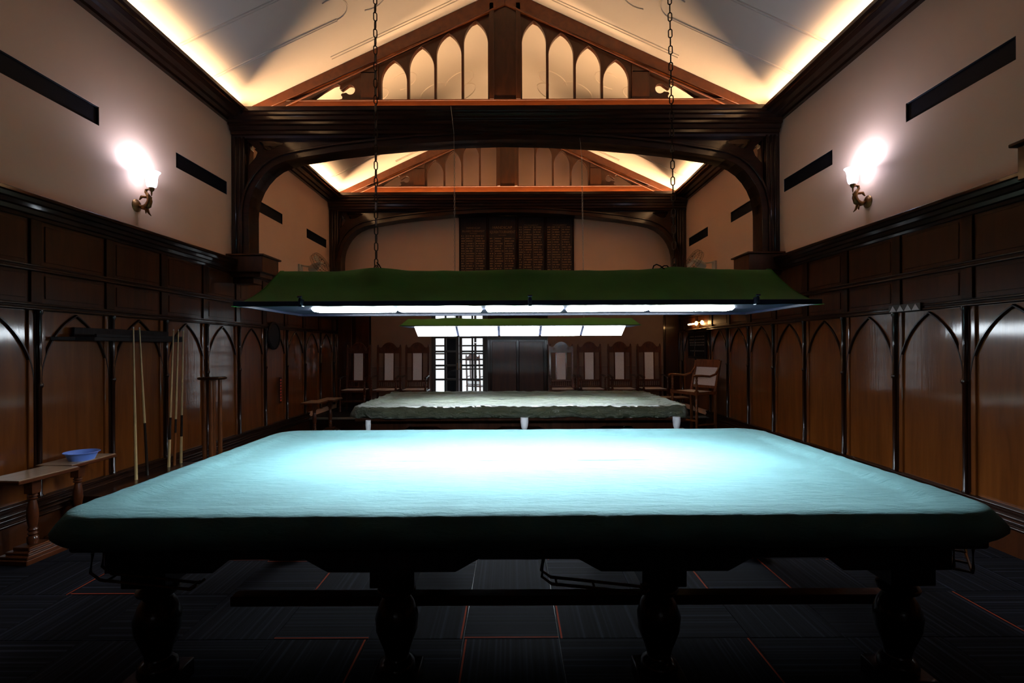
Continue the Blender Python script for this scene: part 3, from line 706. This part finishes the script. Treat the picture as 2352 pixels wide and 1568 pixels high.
# lamp over the near table
L1 = thing('canopy_light', 'large green-topped billiard light hanging on chains over the turquoise cover', 'light', (.165, 3.20, 1.757), 0)
pr = []
for k in range(9):
    t_ = k/8; pr.append((-.45+.36*t_, -.008+.215*t_+.02*sin(pi*t_)*-1, 1.595-.075*t_-.012*sin(pi*t_), t_))
pr += [(-.04, .245, 1.515, 1), (0, .252, 1.51, 1), (.04, .245, 1.515, 1)]
for k in range(9):
    t_ = 1-k/8; pr.append((.45-.36*t_, .018+.20*t_-.02*sin(pi*t_), 1.595-.075*t_, t_))
mb = drape_canopy(1.59, 1.52, pr); mb.build('canopy_cloth', M_green, L1, recalc=False)
L1c = bpy.data.objects[-1] if False else None
for s in (-1, 1):                                                     # closed cloth gable ends
    mb = MB(); mb.poly([[(-.45, -.008), (.45, .018), (.12, .20), (0, .25), (-.12, .19)]], fx, s*1.50, s*1.505); 
    vs = []
    for (y, z, h, sg_) in pr: vs.append((s*h, y, z))
    mb = MB(); n = len(vs); mb.add([tuple(v) for v in vs] + [(s*1.56, 0, .03)], [(i, i+1, n) for i in range(n-1)] + [(n-1, 0, n)], True); mb.build('gable_cloth', M_green, L1, recalc=False)
mb = MB(); mb.box(-1.57, 1.57, -.435, .435, .008, .02); o = mb.build('underside_board', M_navy, L1, .003); 
mb = MB()
for yy in (-.44, .44): mb.box(-1.585, 1.585, yy-.008, yy+.008, -.006, .02)
for s in (-1, 1): mb.box(s*1.585, s*1.57, -.44, .44, -.006, .02)
mb.build('edge_frame', M_navy, L1, .002)
PX = [722, 914, 1113, 1299, 1493, 1684]
for a, b in zip(PX[:-1], PX[1:]):
    x0_, x1_ = [(p-1177.5)*3.2/1176+CX-.165 for p in (a, b)]
    mb = MB(); xa_, xb_ = x0_+.013, x1_-.013; z1_, z0_ = .008, -.008; e_ = .010
    mb.add([(xa_, -.070, z1_), (xb_, -.070, z1_), (xb_, .070, z1_), (xa_, .070, z1_), (xa_+e_, -.056, z0_), (xb_-e_, -.056, z0_), (xb_-e_, .056, z0_), (xa_+e_, .056, z0_)],
           [(0, 3, 2, 1), (4, 5, 6, 7), (0, 1, 5, 4), (1, 2, 6, 5), (2, 3, 7, 6), (3, 0, 4, 7)]); mb.build('diffuser', M_lamp, L1)
for px in (695, 1219, 1738):
    x = (px-1177.5)*2.75/1176+CX-.165; mb = MB(); mb.box(x-.01, x+.01, -.475, -.44, -.012, .03); mb.box(x-.006, x+.006, -.478, -.47, .0, .045); mb.tube([(x-.012, -.478, .04), (x+.012, -.478, .04)], .006); mb.build('hem_clip', M_navy, L1, .002)
link = link_mesh(.058, .028, .0036)
def chain(label, p0, p1, grp):
    t = thing('hanging_chain', label, 'chain', p0, 0, grp); v = Vector(p1)-Vector(p0); L = v.length; pitch = .0495; n = int(L/pitch); src = None
    tilt = v.to_track_quat('Z', 'Y')
    for k in range(n):
        loc = v*((k+.5)/n); q = tilt @ Matrix.Rotation((k % 2)*pi/2+.35, 4, 'Z').to_quaternion()
        if src is None: src = link.build('link', M_iron, t); o = src
        else: o = inst(src, 'link', t, loc)
        o.location = loc; o.rotation_euler = q.to_euler()
    return t
xl, xr = (866.5-1177.5)*3.2/1176+CX, (1551-1177.5)*3.2/1176+CX
zl = ZR-SL*.80-.03
chain('iron link chain on the left holding the near billiard light', (xl, 3.2, 2.03), (xl+.04, 3.05, ZR-SL*abs(xl+.04)-.02), 'chains of the near light')
chain('iron link chain on the right holding the near billiard light', (xr, 3.2, 2.03), (xr-.10, 3.05, ZR-SL*abs(xr-.10)-.02), 'chains of the near light')
for k, x in enumerate((xl, xr)):
    mb = MB(); mb.tube([(x-.165+cos(a)*.014, 0, .262+sin(a)*.022) for a in [2*pi*i/12 for i in range(12)]], .004, 6, closed=True, up=(0, 1, 0)); mb.build('suspension_ring', M_iron, L1)
mb = MB(); mb.tube([(xl-.165+.004, 0, .30), (xl-.165+.02, -.01, .285), (xl-.165+.05, -.04, .24)], .004, 6)
mb.tube([(xr-.165-.09+.05*cos(a), -.02+.03*sin(a), .255+.02*sin(a*2)) for a in [i*.5 for i in range(14)]], .004, 6); mb.build('power_cable', M_vent, L1)
# lamp over the far table: hangs with its rear side lower
L2 = thing('canopy_light', 'smaller-looking tilted billiard light with broad white panels over the olive cover', 'light', (.185, 6.72, 1.75), 0)
pr2 = [(-.31, .050, 1.52, 0), (-.25, .075, 1.50, .3), (-.12, .125, 1.475, .6), (0, .160, 1.465, .6), (.12, .135, 1.475, .6), (.24, .085, 1.50, .2), (.30, .060, 1.51, 0)]
mb = drape_canopy(1.5, 1.47, pr2, seed=5); mb.build('canopy_cloth', M_green, L2, recalc=False)
for s in (-1, 1):
    vs = [(s*h, y, z) for (y, z, h, q) in pr2]; n = len(vs); mb = MB(); mb.add(vs + [(s*1.48, -.05, .05)], [(i, i+1, n) for i in range(n-1)] + [(n-1, 0, n)], True); mb.build('gable_cloth', M_green, L2, recalc=False)
mb = MB(); mb.box(-1.505, 1.505, -.305, .29, .048, .058); mb.build('underside_board', M_navy, L2)
ya, za_, yb, zb_ = -.13, .046, .115, -.068
mb = MB(); mb.poly([[(ya-.01, .048), (ya-.01, za_+.008), (yb+.01, zb_+.004), (yb+.012, .048)]], fx, -1.345, 1.325); mb.build('tilted_housing', M_navy, L2)
PX2 = [951, 1050, 1147, 1244, 1341, 1441]
for a, b in zip(PX2[:-1], PX2[1:]):
    x0_, x1_ = [(p-1177.5)*6.6/1176+CX-.185 for p in (a, b)]
    mb = MB(); mb.poly([[(ya, za_-.0), (yb, zb_-.0), (yb+.003, zb_+.012), (ya+.003, za_+.012)]], fx, x0_+.018, x1_-.018); mb.build('diffuser', M_lamp2, L2)
def small_chain(label, pts, z_link):
    t = thing('hanging_chain', label, 'chain', pts[0], 0, 'chains of the far light'); p0 = Vector(pts[0]); v = Vector(pts[1])-p0; n = int(v.length/.036); mb = MB()
    base = link_mesh(.042, .020, .0026); tilt = v.to_track_quat('Z', 'Y')
    for k in range(n):
        q = (tilt @ Matrix.Rotation((k % 2)*pi/2+.4, 4, 'Z').to_quaternion()).to_matrix(); c = v*((k+.5)/n)
        mb.add([q @ Vector(w) + c for w in base.v], base.f, True)
    mb.build('chain_links', M_steel, t, recalc=False)
    if len(pts) > 2:
        mb = MB(); mb.tube([Vector(p)-p0 for p in pts[1:]], .003, 6); mb.build('wire', M_steel, t)
sx2 = 6.72/1176
small_chain('thin steel chain and wire on the left holding the far light', [((1047-1177.5)*sx2+CX, 6.72, 1.905), ((1047-1177.5)*sx2+CX, 6.72, 4.05), ((1046-1177.5)*sx2+CX, 6.72, 4.35), ((1041-1177.5)*sx2+CX, 6.74, 4.60), ((1038-1177.5)*sx2+CX, 6.775, 4.72)], 0)
small_chain('thin steel chain on the right holding the far light', [((1343-1177.5)*sx2+CX, 6.72, 1.905), ((1341.5-1177.5)*sx2+CX, 6.80, 4.05), ((1341-1177.5)*sx2+CX, 6.97, 4.375)], 0)

# ------------------------------------------------------------------ wall lamps
def sconce(s, y, z, label):
    """built along +x out of the wall, mirrored by s"""
    t = thing('wall_lamp', label, 'lamp', (s*XW, y, z), 0, 'wall lamps')
    k = -s
    mb = MB(); mb.lathe((0, 0, 0), [(.001, k*.030), (.025, k*.028), (.045, k*.018), (.055, k*.010), (.064, k*.006), (.066, 0)], 22, 'x'); mb.build('backplate', M_brass, t)
    # curled dolphin-like arm
    mb = MB()
    mb.tube([(k*.02, 0, 0), (k*.05, 0, -.015), (k*.085, 0, -.02), (k*.118, 0, .0), (k*.135, 0, .045), (k*.130, 0, .085), (k*.112, 0, .115), (k*.095, 0, .135), (k*.100, 0, .165)], [.012, .022, .030, .031, .026, .022, .017, .014, .012], 10, up=(0, 1, 0))
    mb.tube([(k*.095, 0, -.01), (k*.115, 0, -.055), (k*.128, 0, -.080), (k*.150, 0, -.105)], [.022, .015, .010, .004], 8, up=(0, 1, 0))
    mb.tube([(k*.095, 0, -.01), (k*.090, .012, -.055), (k*.082, .02, -.075)], [.018, .010, .004], 8, up=(0, 1, 0))
    mb.tube([(k*.03, 0, .06), (k*.055, 0, .092), (k*.085, 0, .088), (k*.115, 0, .085)], [.006, .015, .014, .012], 8, up=(0, 1, 0))
    mb.tube([(k*.10, 0, .16), (k*.125, 0, .165), (k*.14, 0, .155)], [.012, .009, .006], 8, up=(0, 1, 0))
    mb.tube([(k*.11, 0, .095), (k*.145, 0, .082), (k*.158, 0, .080)], [.010, .008, .007], 8, up=(0, 1, 0)); mb.build('arm', M_brass, t)
    lx = k*.155
    mb = MB(); mb.lathe((lx, 0, 0), [(.004, .095), (.008, .12), (.008, .14), (.022, .155), (.026, .165), (.028, .182), (.018, .192)], 14); mb.build('cup', M_brass, t)
    mb = MB(); mb.lathe((lx, 0, 0), [(.026, .182), (.040, .195), (.048, .225), (.050, .265), (.053, .300), (.062, .325), (.078, .345)], 26, caps=False); o = mb.build('glass_shade', M_shade, t)
    m = o.modifiers.new('t', 'SOLIDIFY'); m.thickness = .002
    mb = MB(); mb.lathe((lx, 0, 0), [(.008, .195), (.016, .215), (.024, .245), (.022, .270), (.012, .285), (.002, .290)], 12); mb.build('bulb', M_bulb, t)
    ld = bpy.data.lights.new('bulb_light', 'POINT'); ld.energy = SCONCE_W; ld.color = (.62, .69, 1.0); ld.shadow_soft_size = .03
    lo = bpy.data.objects.new('bulb_light', ld); COL.objects.link(lo); lo.location = (lx, 0, .335); lo.parent = t
sconce(-1, 5.23, 2.99, 'lit brass wall lamp with white bell shade on the left wall')
sconce(1, 5.27, 3.01, 'lit brass wall lamp with white bell shade on the right wall')

# ------------------------------------------------------------------ wall fans
def fan(loc, rz, tilt, label):
    t = thing('wall_fan', label, 'fan', loc, rz, 'wall fans'); Mt = Matrix.Rotation(tilt, 4, 'X')
    def T(p): return Mt @ Vector(p)
    mb = MB(); mb.tube([(0, .32, -.08), (0, .30, .02), (0, .18, .0), (0, .10, 0)], .014, 8, up=(1, 0, 0)); mb.box(-.05, .05, .30, .34, -.14, .04); mb.build('bracket', M_fan, t)
    mb = MB(); mb.lathe((0, 0, 0), [(.03, .16), (.06, .13), (.072, .06), (.07, .0), (.05, -.03)], 16, 'y', M=Mt.to_3x3()); mb.build('motor', M_fan, t)
    mb = MB()
    for q in range(3):
        a0 = q*2*pi/3; vs = []
        for i in range(6):
            for j in range(3):
                r_ = .035+.125*i/5; a = a0+(j-1)*(.30+.25*i/5)*.9; vs.append(T((r_*cos(a), -.09+.02*(j-1), r_*sin(a))))
        mb.add(vs, [(i*3+j, i*3+j+1, i*3+j+4, i*3+j+3) for i in range(5) for j in range(2)], True)
    mb.lathe((0, 0, 0), [(.002, -.12), (.03, -.11), (.035, -.05)], 12, 'y', M=Mt.to_3x3()); mb.build('blades', M_fan, t, recalc=False)
    mb = MB(); 
    for (rr, yy) in ((.20, -.085), (.195, -.13), (.195, -.04), (.10, -.15), (.05, -.155)):
        mb.tube([T((rr*cos(a), yy, rr*sin(a))) for a in [2*pi*i/24 for i in range(24)]], .003, 5, closed=True)
    for i in range(28):
        a = 2*pi*i/28
        mb.tube([T((r_*cos(a), y_, r_*sin(a))) for r_, y_ in ((.03, -.155), (.12, -.15), (.18, -.14), (.20, -.085), (.18, -.04), (.08, -.02))], .0016, 4)
    mb.build('guard', M_iron, t)
fan((-XW+.34, 9.15, 3.00), radians(-38), radians(-30), 'cream wall fan with round wire guard on the left wall')
fan((XW-.34, 9.15, 3.03), radians(45), radians(-30), 'cream wall fan with round wire guard on the right wall')
for o in [o for o in bpy.data.objects if o.name.startswith('wall_fan')]:
    o.rotation_euler[2] = radians(78) if o.location.x < 0 else radians(-80)

# ------------------------------------------------------------------ furniture
def turned(z0, z1, r, beads=4):
    out = [(r*.7, z0), (r, z0+.01)]; n = beads*6
    for i in range(n+1):
        f = i/n; ph = f*beads*2*pi; out.append((r*(.72+.28*abs(cos(ph/2))), z0+.015+(z1-z0-.03)*f))
    return out + [(r, z1-.01), (r*.7, z1)]
def throne():
    """high-backed caned chair, front towards -y, seat centre at origin"""
    t = thing('high_back_chair', 'x', 'chair')
    mb = MB(); mb.box(-.27, .27, -.25, .25, .40, .44); mb.build('seat_frame', M_chair, t, .006)
    mb = MB(); mb.box(-.225, .225, -.21, .20, .44, .446); mb.build('cane_seat', M_cane, t, .003)
    for s in (-1, 1):
        mb = MB(); mb.box(s*.245-.022, s*.245+.022, -.25, -.205, .34, .46); mb.lathe((s*.245, -.228, 0), turned(0, .34, .026, 4), 10); mb.lathe((s*.245, -.228, 0), turned(.46, .66, .022, 3), 10); mb.build('leg', M_chair, t)
        mb = MB(); mb.box(s*.235-.02, s*.235+.02, .205, .25, 0, .44); mb.poly([[(.205, .44), (.25, .44), (.29, 1.25), (.25, 1.25)]], fx, s*.235-.02, s*.235+.02); mb.build('leg', M_chair, t, .004)
        mb = MB(); mb.sweep([(s*.24, .235, .70), (s*.252, .08, .715), (s*.252, -.10, .70), (s*.252, -.23, .675), (s*.252, -.29, .685)], [(-.024, -.012), (.024, -.012), (.024, .012), (-.024, .012)]); mb.build('arm', M_chair, t, .004)
        mb = MB(); mb.poly([[(.225, .60), (.245, .60), (.277, 1.20), (.257, 1.20)]], fx, s*.105-.014, s*.105+.014); mb.build('back_slat', M_chair, t, .003)
    def by(z): return .215+(z-.44)*.049
    mb = MB(); mb.box(-.215, .215, by(.60)-.0, by(.60)+.03, .575, .615); mb.box(-.215, .215, by(.46), by(.46)+.03, .46, .485); mb.build('back_rail', M_chair, t, .003)
    mb = MB()
    for k in range(9):
        x = -.18+.045*k; mb.lathe((x, by(.53)+.015, 0), [(.007, .485), (.011, .51), (.006, .53), (.011, .55), (.007, .575)], 8)
    mb.build('spindles', M_chair, t)
    mb = MB(); mb.poly([[(by(.60)+.006, .60), (by(.60)+.012, .60), (by(1.22)+.012, 1.22), (by(1.22)+.006, 1.22)]], fx, -.092, .092); mb.build('cane_panel', M_cane, t)
    # carved crest: arched centre, volutes and finials
    z0 = 1.18; out = [(-.255, z0), (.255, z0), (.255, z0+.13), (.24, z0+.15), (.215, z0+.135), (.19, z0+.115), (.15, z0+.13), (.125, z0+.165), (.09, z0+.20), (.045, z0+.222), (0, z0+.23)]
    out += [(-x, z) for x, z in reversed(out[2:-1])]
    mb = MB(); mb.poly([out], fy, by(1.22)-.004, by(1.22)+.034)
    for s in (-1, 1):
        mb.tube([(s*(.15-.028*cos(a)*(1-a/9)), by(1.22)-.008, z0+.075+.035*sin(a)*(1-a/9)) for a in [i*.55 for i in range(12)]], .008, 6, up=(0, 1, 0))
        mb.lathe((s*.235, by(1.22)+.015, 0), [(.012, z0+.13), (.02, z0+.15), (.014, z0+.17), (.004, z0+.185)], 8)
    for k in range(7):
        a = pi*(k+.5)/7; mb.lathe((.055*cos(a), by(1.22)-.004, z0+.11+.055*sin(a)), [(.014, -.01), (.010, .0), (.002, .004)], 8, 'y')
    mb.build('carved_crest', M_chair, t, .003)
    mb = MB(); mb.box(-.225, .225, -.245, -.215, .20, .235); mb.build('front_stretcher', M_chair, t, .004)
    for s in (-1, 1):
        mb = MB(); mb.box(s*.24-.012, s*.24+.012, -.21, .21, .12, .15); mb.build('side_stretcher', M_chair, t, .003)
    return t
th0 = throne()
sc3 = 10.45/1176
spots = [(814, 'dark high-backed chair with cane panel against the left corner panelling'), (885.7, 'dark high-backed cane chair second left of the glazed door'), (953, 'dark high-backed cane chair immediately left of the glazed door'),
         (1293.5, 'dark high-backed cane chair immediately right of the wooden double door'), (1361, 'dark high-backed cane chair, second right of the wooden double door'), (1432.5, 'dark high-backed cane chair, third right of the wooden double door'), (1503, 'dark high-backed chair rightmost of its row, carved crest catching light')]
for k, (px, lb) in enumerate(spots):
    o = th0 if k == 0 else copy_tree(th0)
    o['group'] = 'high-backed chairs on the rear platform'
    place(o, ((px-1177.5)*sc3+CX, 10.55, DZ), R.uniform(-.03, .03), lb)
oc = copy_tree(th0); del oc['group']; oc.scale = (.84, .84, .84)
place(oc, ((1099-1177.5)*12.9/1176+CX, 12.9, DZ-.02), 2.6, 'chair standing outdoors, seen through the right-hand door panes')
# tall armchair by the right wall, facing left
def armchair():
    t = thing('tall_armchair', 'tall wooden armchair with pale cane back standing by the right wall', 'chair')
    H = .77
    mb = MB(); mb.poly([rect(-.30, .30, -.24, .24), rect(-.25, .25, -.19, .19)], fz, H-.05, H); mb.build('seat_frame', M_chair2, t, .006)
    mb = MB(); mb.box(-.25, .25, -.19, .19, H-.012, H-.004); mb.build('cane_seat', M_cane, t)
    for s in (-1, 1):
        mb = MB(); mb.lathe((s*.28, -.22, 0), turned(.0, H-.05, .026, 8), 10); mb.box(s*.28-.024, s*.28+.024, -.244, -.196, H-.06, H+.02); mb.lathe((s*.28, -.22, 0), turned(H+.02, H+.26, .022, 4), 10); mb.build('leg', M_chair2, t)
        mb = MB(); mb.poly([[(.20, 0), (.24, 0), (.24, H), (.36, H+.52), (.325, H+.52), (.20, H)]], fx, s*.27-.02, s*.27+.02); mb.build('leg', M_chair2, t, .004)
        mb = MB(); mb.tube([(s*.27, .315, H+.40), (s*.28, .22, H+.29), (s*.285, .08, H+.255), (s*.285, -.10, H+.27), (s*.285, -.26, H+.275), (s*.285, -.30, H+.265)], [.018, .019, .02, .021, .022, .018], 8, up=(1, 0, 0)); mb.build('arm', M_chair2, t)
    mb = MB(); mb.poly([[(.322, H+.40), (.342, H+.40), (.366, H+.535), (.33, H+.535)]], fx, -.25, .25); mb.build('top_rail', M_chair2, t, .006)
    mb = MB(); mb.box(-.25, .25, .225, .255, H+.04, H+.09); mb.build('lower_rail', M_chair2, t, .005)
    mb = MB(); mb.poly([[(.245, H+.09), (.251, H+.09), (.336, H+.41), (.33, H+.41)]], fx, -.245, .245); mb.build('cane_back', M_cane, t)
    mb = MB(); mb.box(-.28, .28, -.25, -.20, .28, .31); mb.build('footrest', M_chair2, t, .005)
    for s in (-1, 1):
        mb = MB(); mb.box(s*.27-.012, s*.27+.012, -.20, .22, .20, .23); mb.build('side_stretcher', M_chair2, t, .003)
    return t
ac = armchair(); place(ac, (3.22, 8.86, 0), radians(-64))
# pedestal side tables along the walls
def side_table():
    t = thing('side_table', 'x', 'table')
    mb = MB(); mb.box(-.15, .15, -.23, .23, .588, .612); mb.build('top_edge', M_tablewood, t, .004)
    mb = MB(); mb.box(-.142, .142, -.222, .222, .612, .617); mb.build('table_top', M_tabletop, t, .002)
    mb = MB(); mb.box(-.033, .033, -.033, .033, .47, .588); mb.lathe((0, 0, 0), [(.030, .10), (.034, .115), (.034, .15), (.022, .16), (.032, .175), (.022, .19), (.032, .205), (.024, .22), (.030, .25), (.036, .30), (.034, .35), (.026, .40), (.022, .42), (.032, .43), (.022, .44), (.032, .45), (.026, .46), (.030, .47)], 14)
    mb.build('turned_leg', M_tablewood, t)
    mb = MB(); mb.box(-.13, .13, -.16, .16, 0, .035); mb.box(-.115, .115, -.145, .145, .035, .055); mb.box(-.09, .09, -.115, .115, .055, .075); mb.box(-.065, .065, -.085, .085, .075, .10); mb.build('stepped_base', M_tablewood, t, .004)
    return t
st0 = side_table()
st_ = [((-3.45, 3.765, 0), -.08, 'small pedestal side table with turned leg at the left edge, empty top'), ((-3.52, 4.24, 0), 0.0, 'small pedestal side table carrying the blue bowl by the left wall'),
       ((-3.32, 8.80, 0), 0.0, 'dim pedestal side table near the far left chairs, nearer of two'), ((-3.22, 9.28, 0), 0.0, 'dim pedestal side table near the far left chairs, farther of two'), ((3.05, 9.38, 0), pi/2, 'pedestal side table just behind the tall armchair, warm-lit top')]
for k, (loc, rz, lb) in enumerate(st_):
    o = st0 if k == 0 else copy_tree(st0)
    o['group'] = 'pedestal side tables'; place(o, loc, rz, lb)
# blue bowl
mb = MB(); mb.lathe((0, 0, 0), [(.001, .004), (.080, .004), (.100, .045), (.108, .062), (.122, .066), (.124, .062), (.110, .056), (.102, .040), (.085, 0), (.001, 0)], 36, caps=False)
o = mb.build('bowl', M_blue, None, loc=(-3.47, 4.22, .617)); tag(o, 'shallow light blue plastic bowl on the side table', 'bowl')
# cue racks and cues
t = thing('cue_rack', 'dark cue rack shelf bracketed on the left wall above five cues', 'rack', (-XW+.03, 4.95, 1.60))
lp = [(.02, -.76), (.05, -.72), (.09, -.60), (.19, -.52), (.20, .66), (.02, .66)]
for k in range(12):
    pass
mb = MB(); mb.poly([[(x, y) for x, y in lp]], fz, .0, .03); mb.build('shelf', M_black, t, .004)
mb = MB(); mb.box(0.02, .04, -.55, .66, .03, .115); mb.build('back_board', M_black, t, .004)
mb = MB(); mb.box(.17, .19, -.50, .66, .03, .06); mb.build('front_lip', M_black, t, .003)
t = thing('cue_ledge', 'low dark ledge on the left wall where the cue butts stand', 'rack', (-XW+.03, 5.15, 0))
mb = MB(); mb.box(.045, .34, -.80, .52, .235, .275); mb.build('ledge', M_frame, t, .006)
for y in (-.7, -.1, .45):
    mb = MB(); mb.poly([[(.045, .0), (.26, .0), (.30, .235), (.045, .235)]], lambda a, b, q: (a, q, b), y-.02, y+.02); mb.build('bracket', M_frame, t, .004)
cues = [((313, 4.90), (308, 4.86), 0, 'pale cue with light butt, leftmost in the wall rack'), ((339, 5.08), (322, 4.93), 1, 'leaning cue with long black butt, second in the rack'),
        ((388, 5.42), (395, 5.44), 2, 'cue with dark middle, third from the left in the rack'), ((401, 5.50), (405.5, 5.52), 3, 'cue with reddish brown butt, fourth in the rack'), ((416, 5.62), (417, 5.60), 2, 'cue with dark splice, rightmost in the rack')]
for (pb, yb_), (pt, yt), kind, lb in cues:
    p0 = Vector(((pb-1177.5)*yb_/1176+CX, yb_, .275)); p1 = Vector(((pt-1177.5)*yt/1176+CX, yt, 1.735)); p1.x = max(p1.x, -3.515); p0.x = max(p0.x, -3.60)
    t = thing('cue', lb, 'cue', p0, 0, 'cues in the wall rack'); v = p1-p0
    def seg(a, b, ra, rb, nm, m):
        q = MB(); q.tube([v*a, v*((a+b)/2), v*b], [ra, (ra+rb)/2, rb], 8, up=(1, 0, 0)); q.build(nm, m, t)
    rr = lambda f: .0145-.0095*f
    if kind == 0: seg(0, .45, rr(0), rr(.45), 'butt', M_ash); seg(.45, .99, rr(.45), rr(.99), 'shaft', M_ash)
    elif kind == 1: seg(0, .12, rr(0), rr(.12), 'butt_end', M_ebony); seg(.12, .36, rr(.12), rr(.36), 'butt', M_ebony); seg(.36, .99, rr(.36), rr(.99), 'shaft', M_ash)
    elif kind == 2: seg(0, .20, rr(0), rr(.2), 'butt', M_ash); seg(.20, .36, rr(.2), rr(.36), 'splice', M_ebony); seg(.36, .99, rr(.36), rr(.99), 'shaft', M_ash)
    else: seg(0, .24, rr(0), rr(.24), 'butt', M_cuebrown); seg(.24, .34, rr(.24), rr(.34), 'splice', M_ebony); seg(.34, .99, rr(.34), rr(.99), 'shaft', M_ash)
    seg(.99, 1.0, .005, .005, 'tip', M_white)
# tall round stand with several thick legs
t = thing('tall_stand', 'tall dark round-topped stand on straight legs beside the cue rack', 'stand', (-3.235, 5.66, 0))
mb = MB(); mb.lathe((0, 0, 0), [(.12, 1.185), (.14, 1.19), (.145, 1.205), (.13, 1.215)], 24); mb.build('top', M_frame, t)
mb = MB(); mb.lathe((0, 0, 0), [(.11, .25), (.12, .255), (.12, .275), (.11, .28)], 24); mb.build('lower_disc', M_frame, t)
for a in (20, 110, 200, 290):
    x, y = .075*cos(radians(a)), .075*sin(radians(a)); mb = MB(); mb.lathe((x, y, 0), [(.024, 0), (.028, .02), (.024, .25), (.022, .7), (.02, 1.185)], 10); mb.build('leg', M_chair2, t)
# framed chart and its brass lamp on the right wall at the far end
t = thing('framed_chart', 'dark framed chart with rows of faint print below the brass picture lamp', 'frame', (XW-.03, 10.02, 1.32))
mb = MB(); mb.box(-.02, 0, -.45, .45, 0, .48); mb.build('print', M_vent, t)
mb = MB(); mb.poly([rect(-.47, .47, -.02, .50), rect(-.43, .43, .02, .46)], fx, -.035, 0); mb.build('frame', M_black, t, .004)
mb = MB()
for z in (.40, .34, .28, .235, .12):
    y = -.38
    while y < .36:
        l = R.uniform(.03, .09); mb.box(-.022, -.0205, y, y+l, z, z+.018); y += l+.02
mb.build('printed_rows', M_steel, t)
t = thing('picture_lamp', 'glowing brass picture lamp with two warm bulbs on the right wall', 'lamp', (XW-.03, 10.0, 1.86))
mb = MB(); mb.box(-.10, 0, -.42, .42, 0, .015); mb.build('bracket_shelf', M_brass, t, .003)
mb = MB(); mb.box(-.03, 0, -.05, .05, .015, .17); mb.tube([(-.02, -.3, .14), (-.02, .3, .14)], .008, 8); mb.build('backplate', M_brass, t)
for y in (-.36, -.06):
    mb = MB(); mb.lathe((-.06, y, .0), [(.004, .085), (.024, .10), (.03, .13), (.02, .155), (.004, .165)], 12); mb.build('bulb', M_bulbwarm, t)
mb = MB(); mb.tube([(-.06, .08, .12), (-.06, .38, .12)], .014, 8); mb.build('tube_lamp', M_bulbwarm, t)
# round dark board and red strip on the left wall
mb = MB(); mb.lathe((0, 0, 0), [(.20, 0), (.22, .01), (.22, .035), (.19, .045), (.185, .03), (.001, .03)], 28, 'x'); o = mb.build('round_board', M_black, None, loc=(-XW+.03, 8.12, 1.73)); tag(o, 'round dark board hung high on the left wall panelling', 'board')
t = thing('red_sign', 'narrow vertical red sign low on the left wall panelling', 'sign', (-XW+.055, 8.34, .64))
mb = MB(); mb.box(0, .006, -.035, .035, 0, .42); mb.build('sign_plate', M_frame, t)
mb = MB()
for k in range(8): mb.box(.006, .008, -.022, .022, .03+.047*k, .03+.047*k+.030)
mb.build('red_marks', M_red, t)
# string of pale triangles on the right rail
t = thing('triangle_strip', 'small pale triangle-patterned strip fixed on the right wall rail', 'marker', (XW-.05, 4.70, 1.865))
mb = MB(); mb.box(-.008, 0, -.17, .21, -.025, .045); mb.build('strip', M_outdark, t, .002)
for k in range(4):
    y = -.12+.09*k; mb = MB(); mb.poly([[(y-.042, -.02), (y+.042, -.02), (y, .038)]], fx, -.012, -.008); mb.build('triangle', M_net, t)
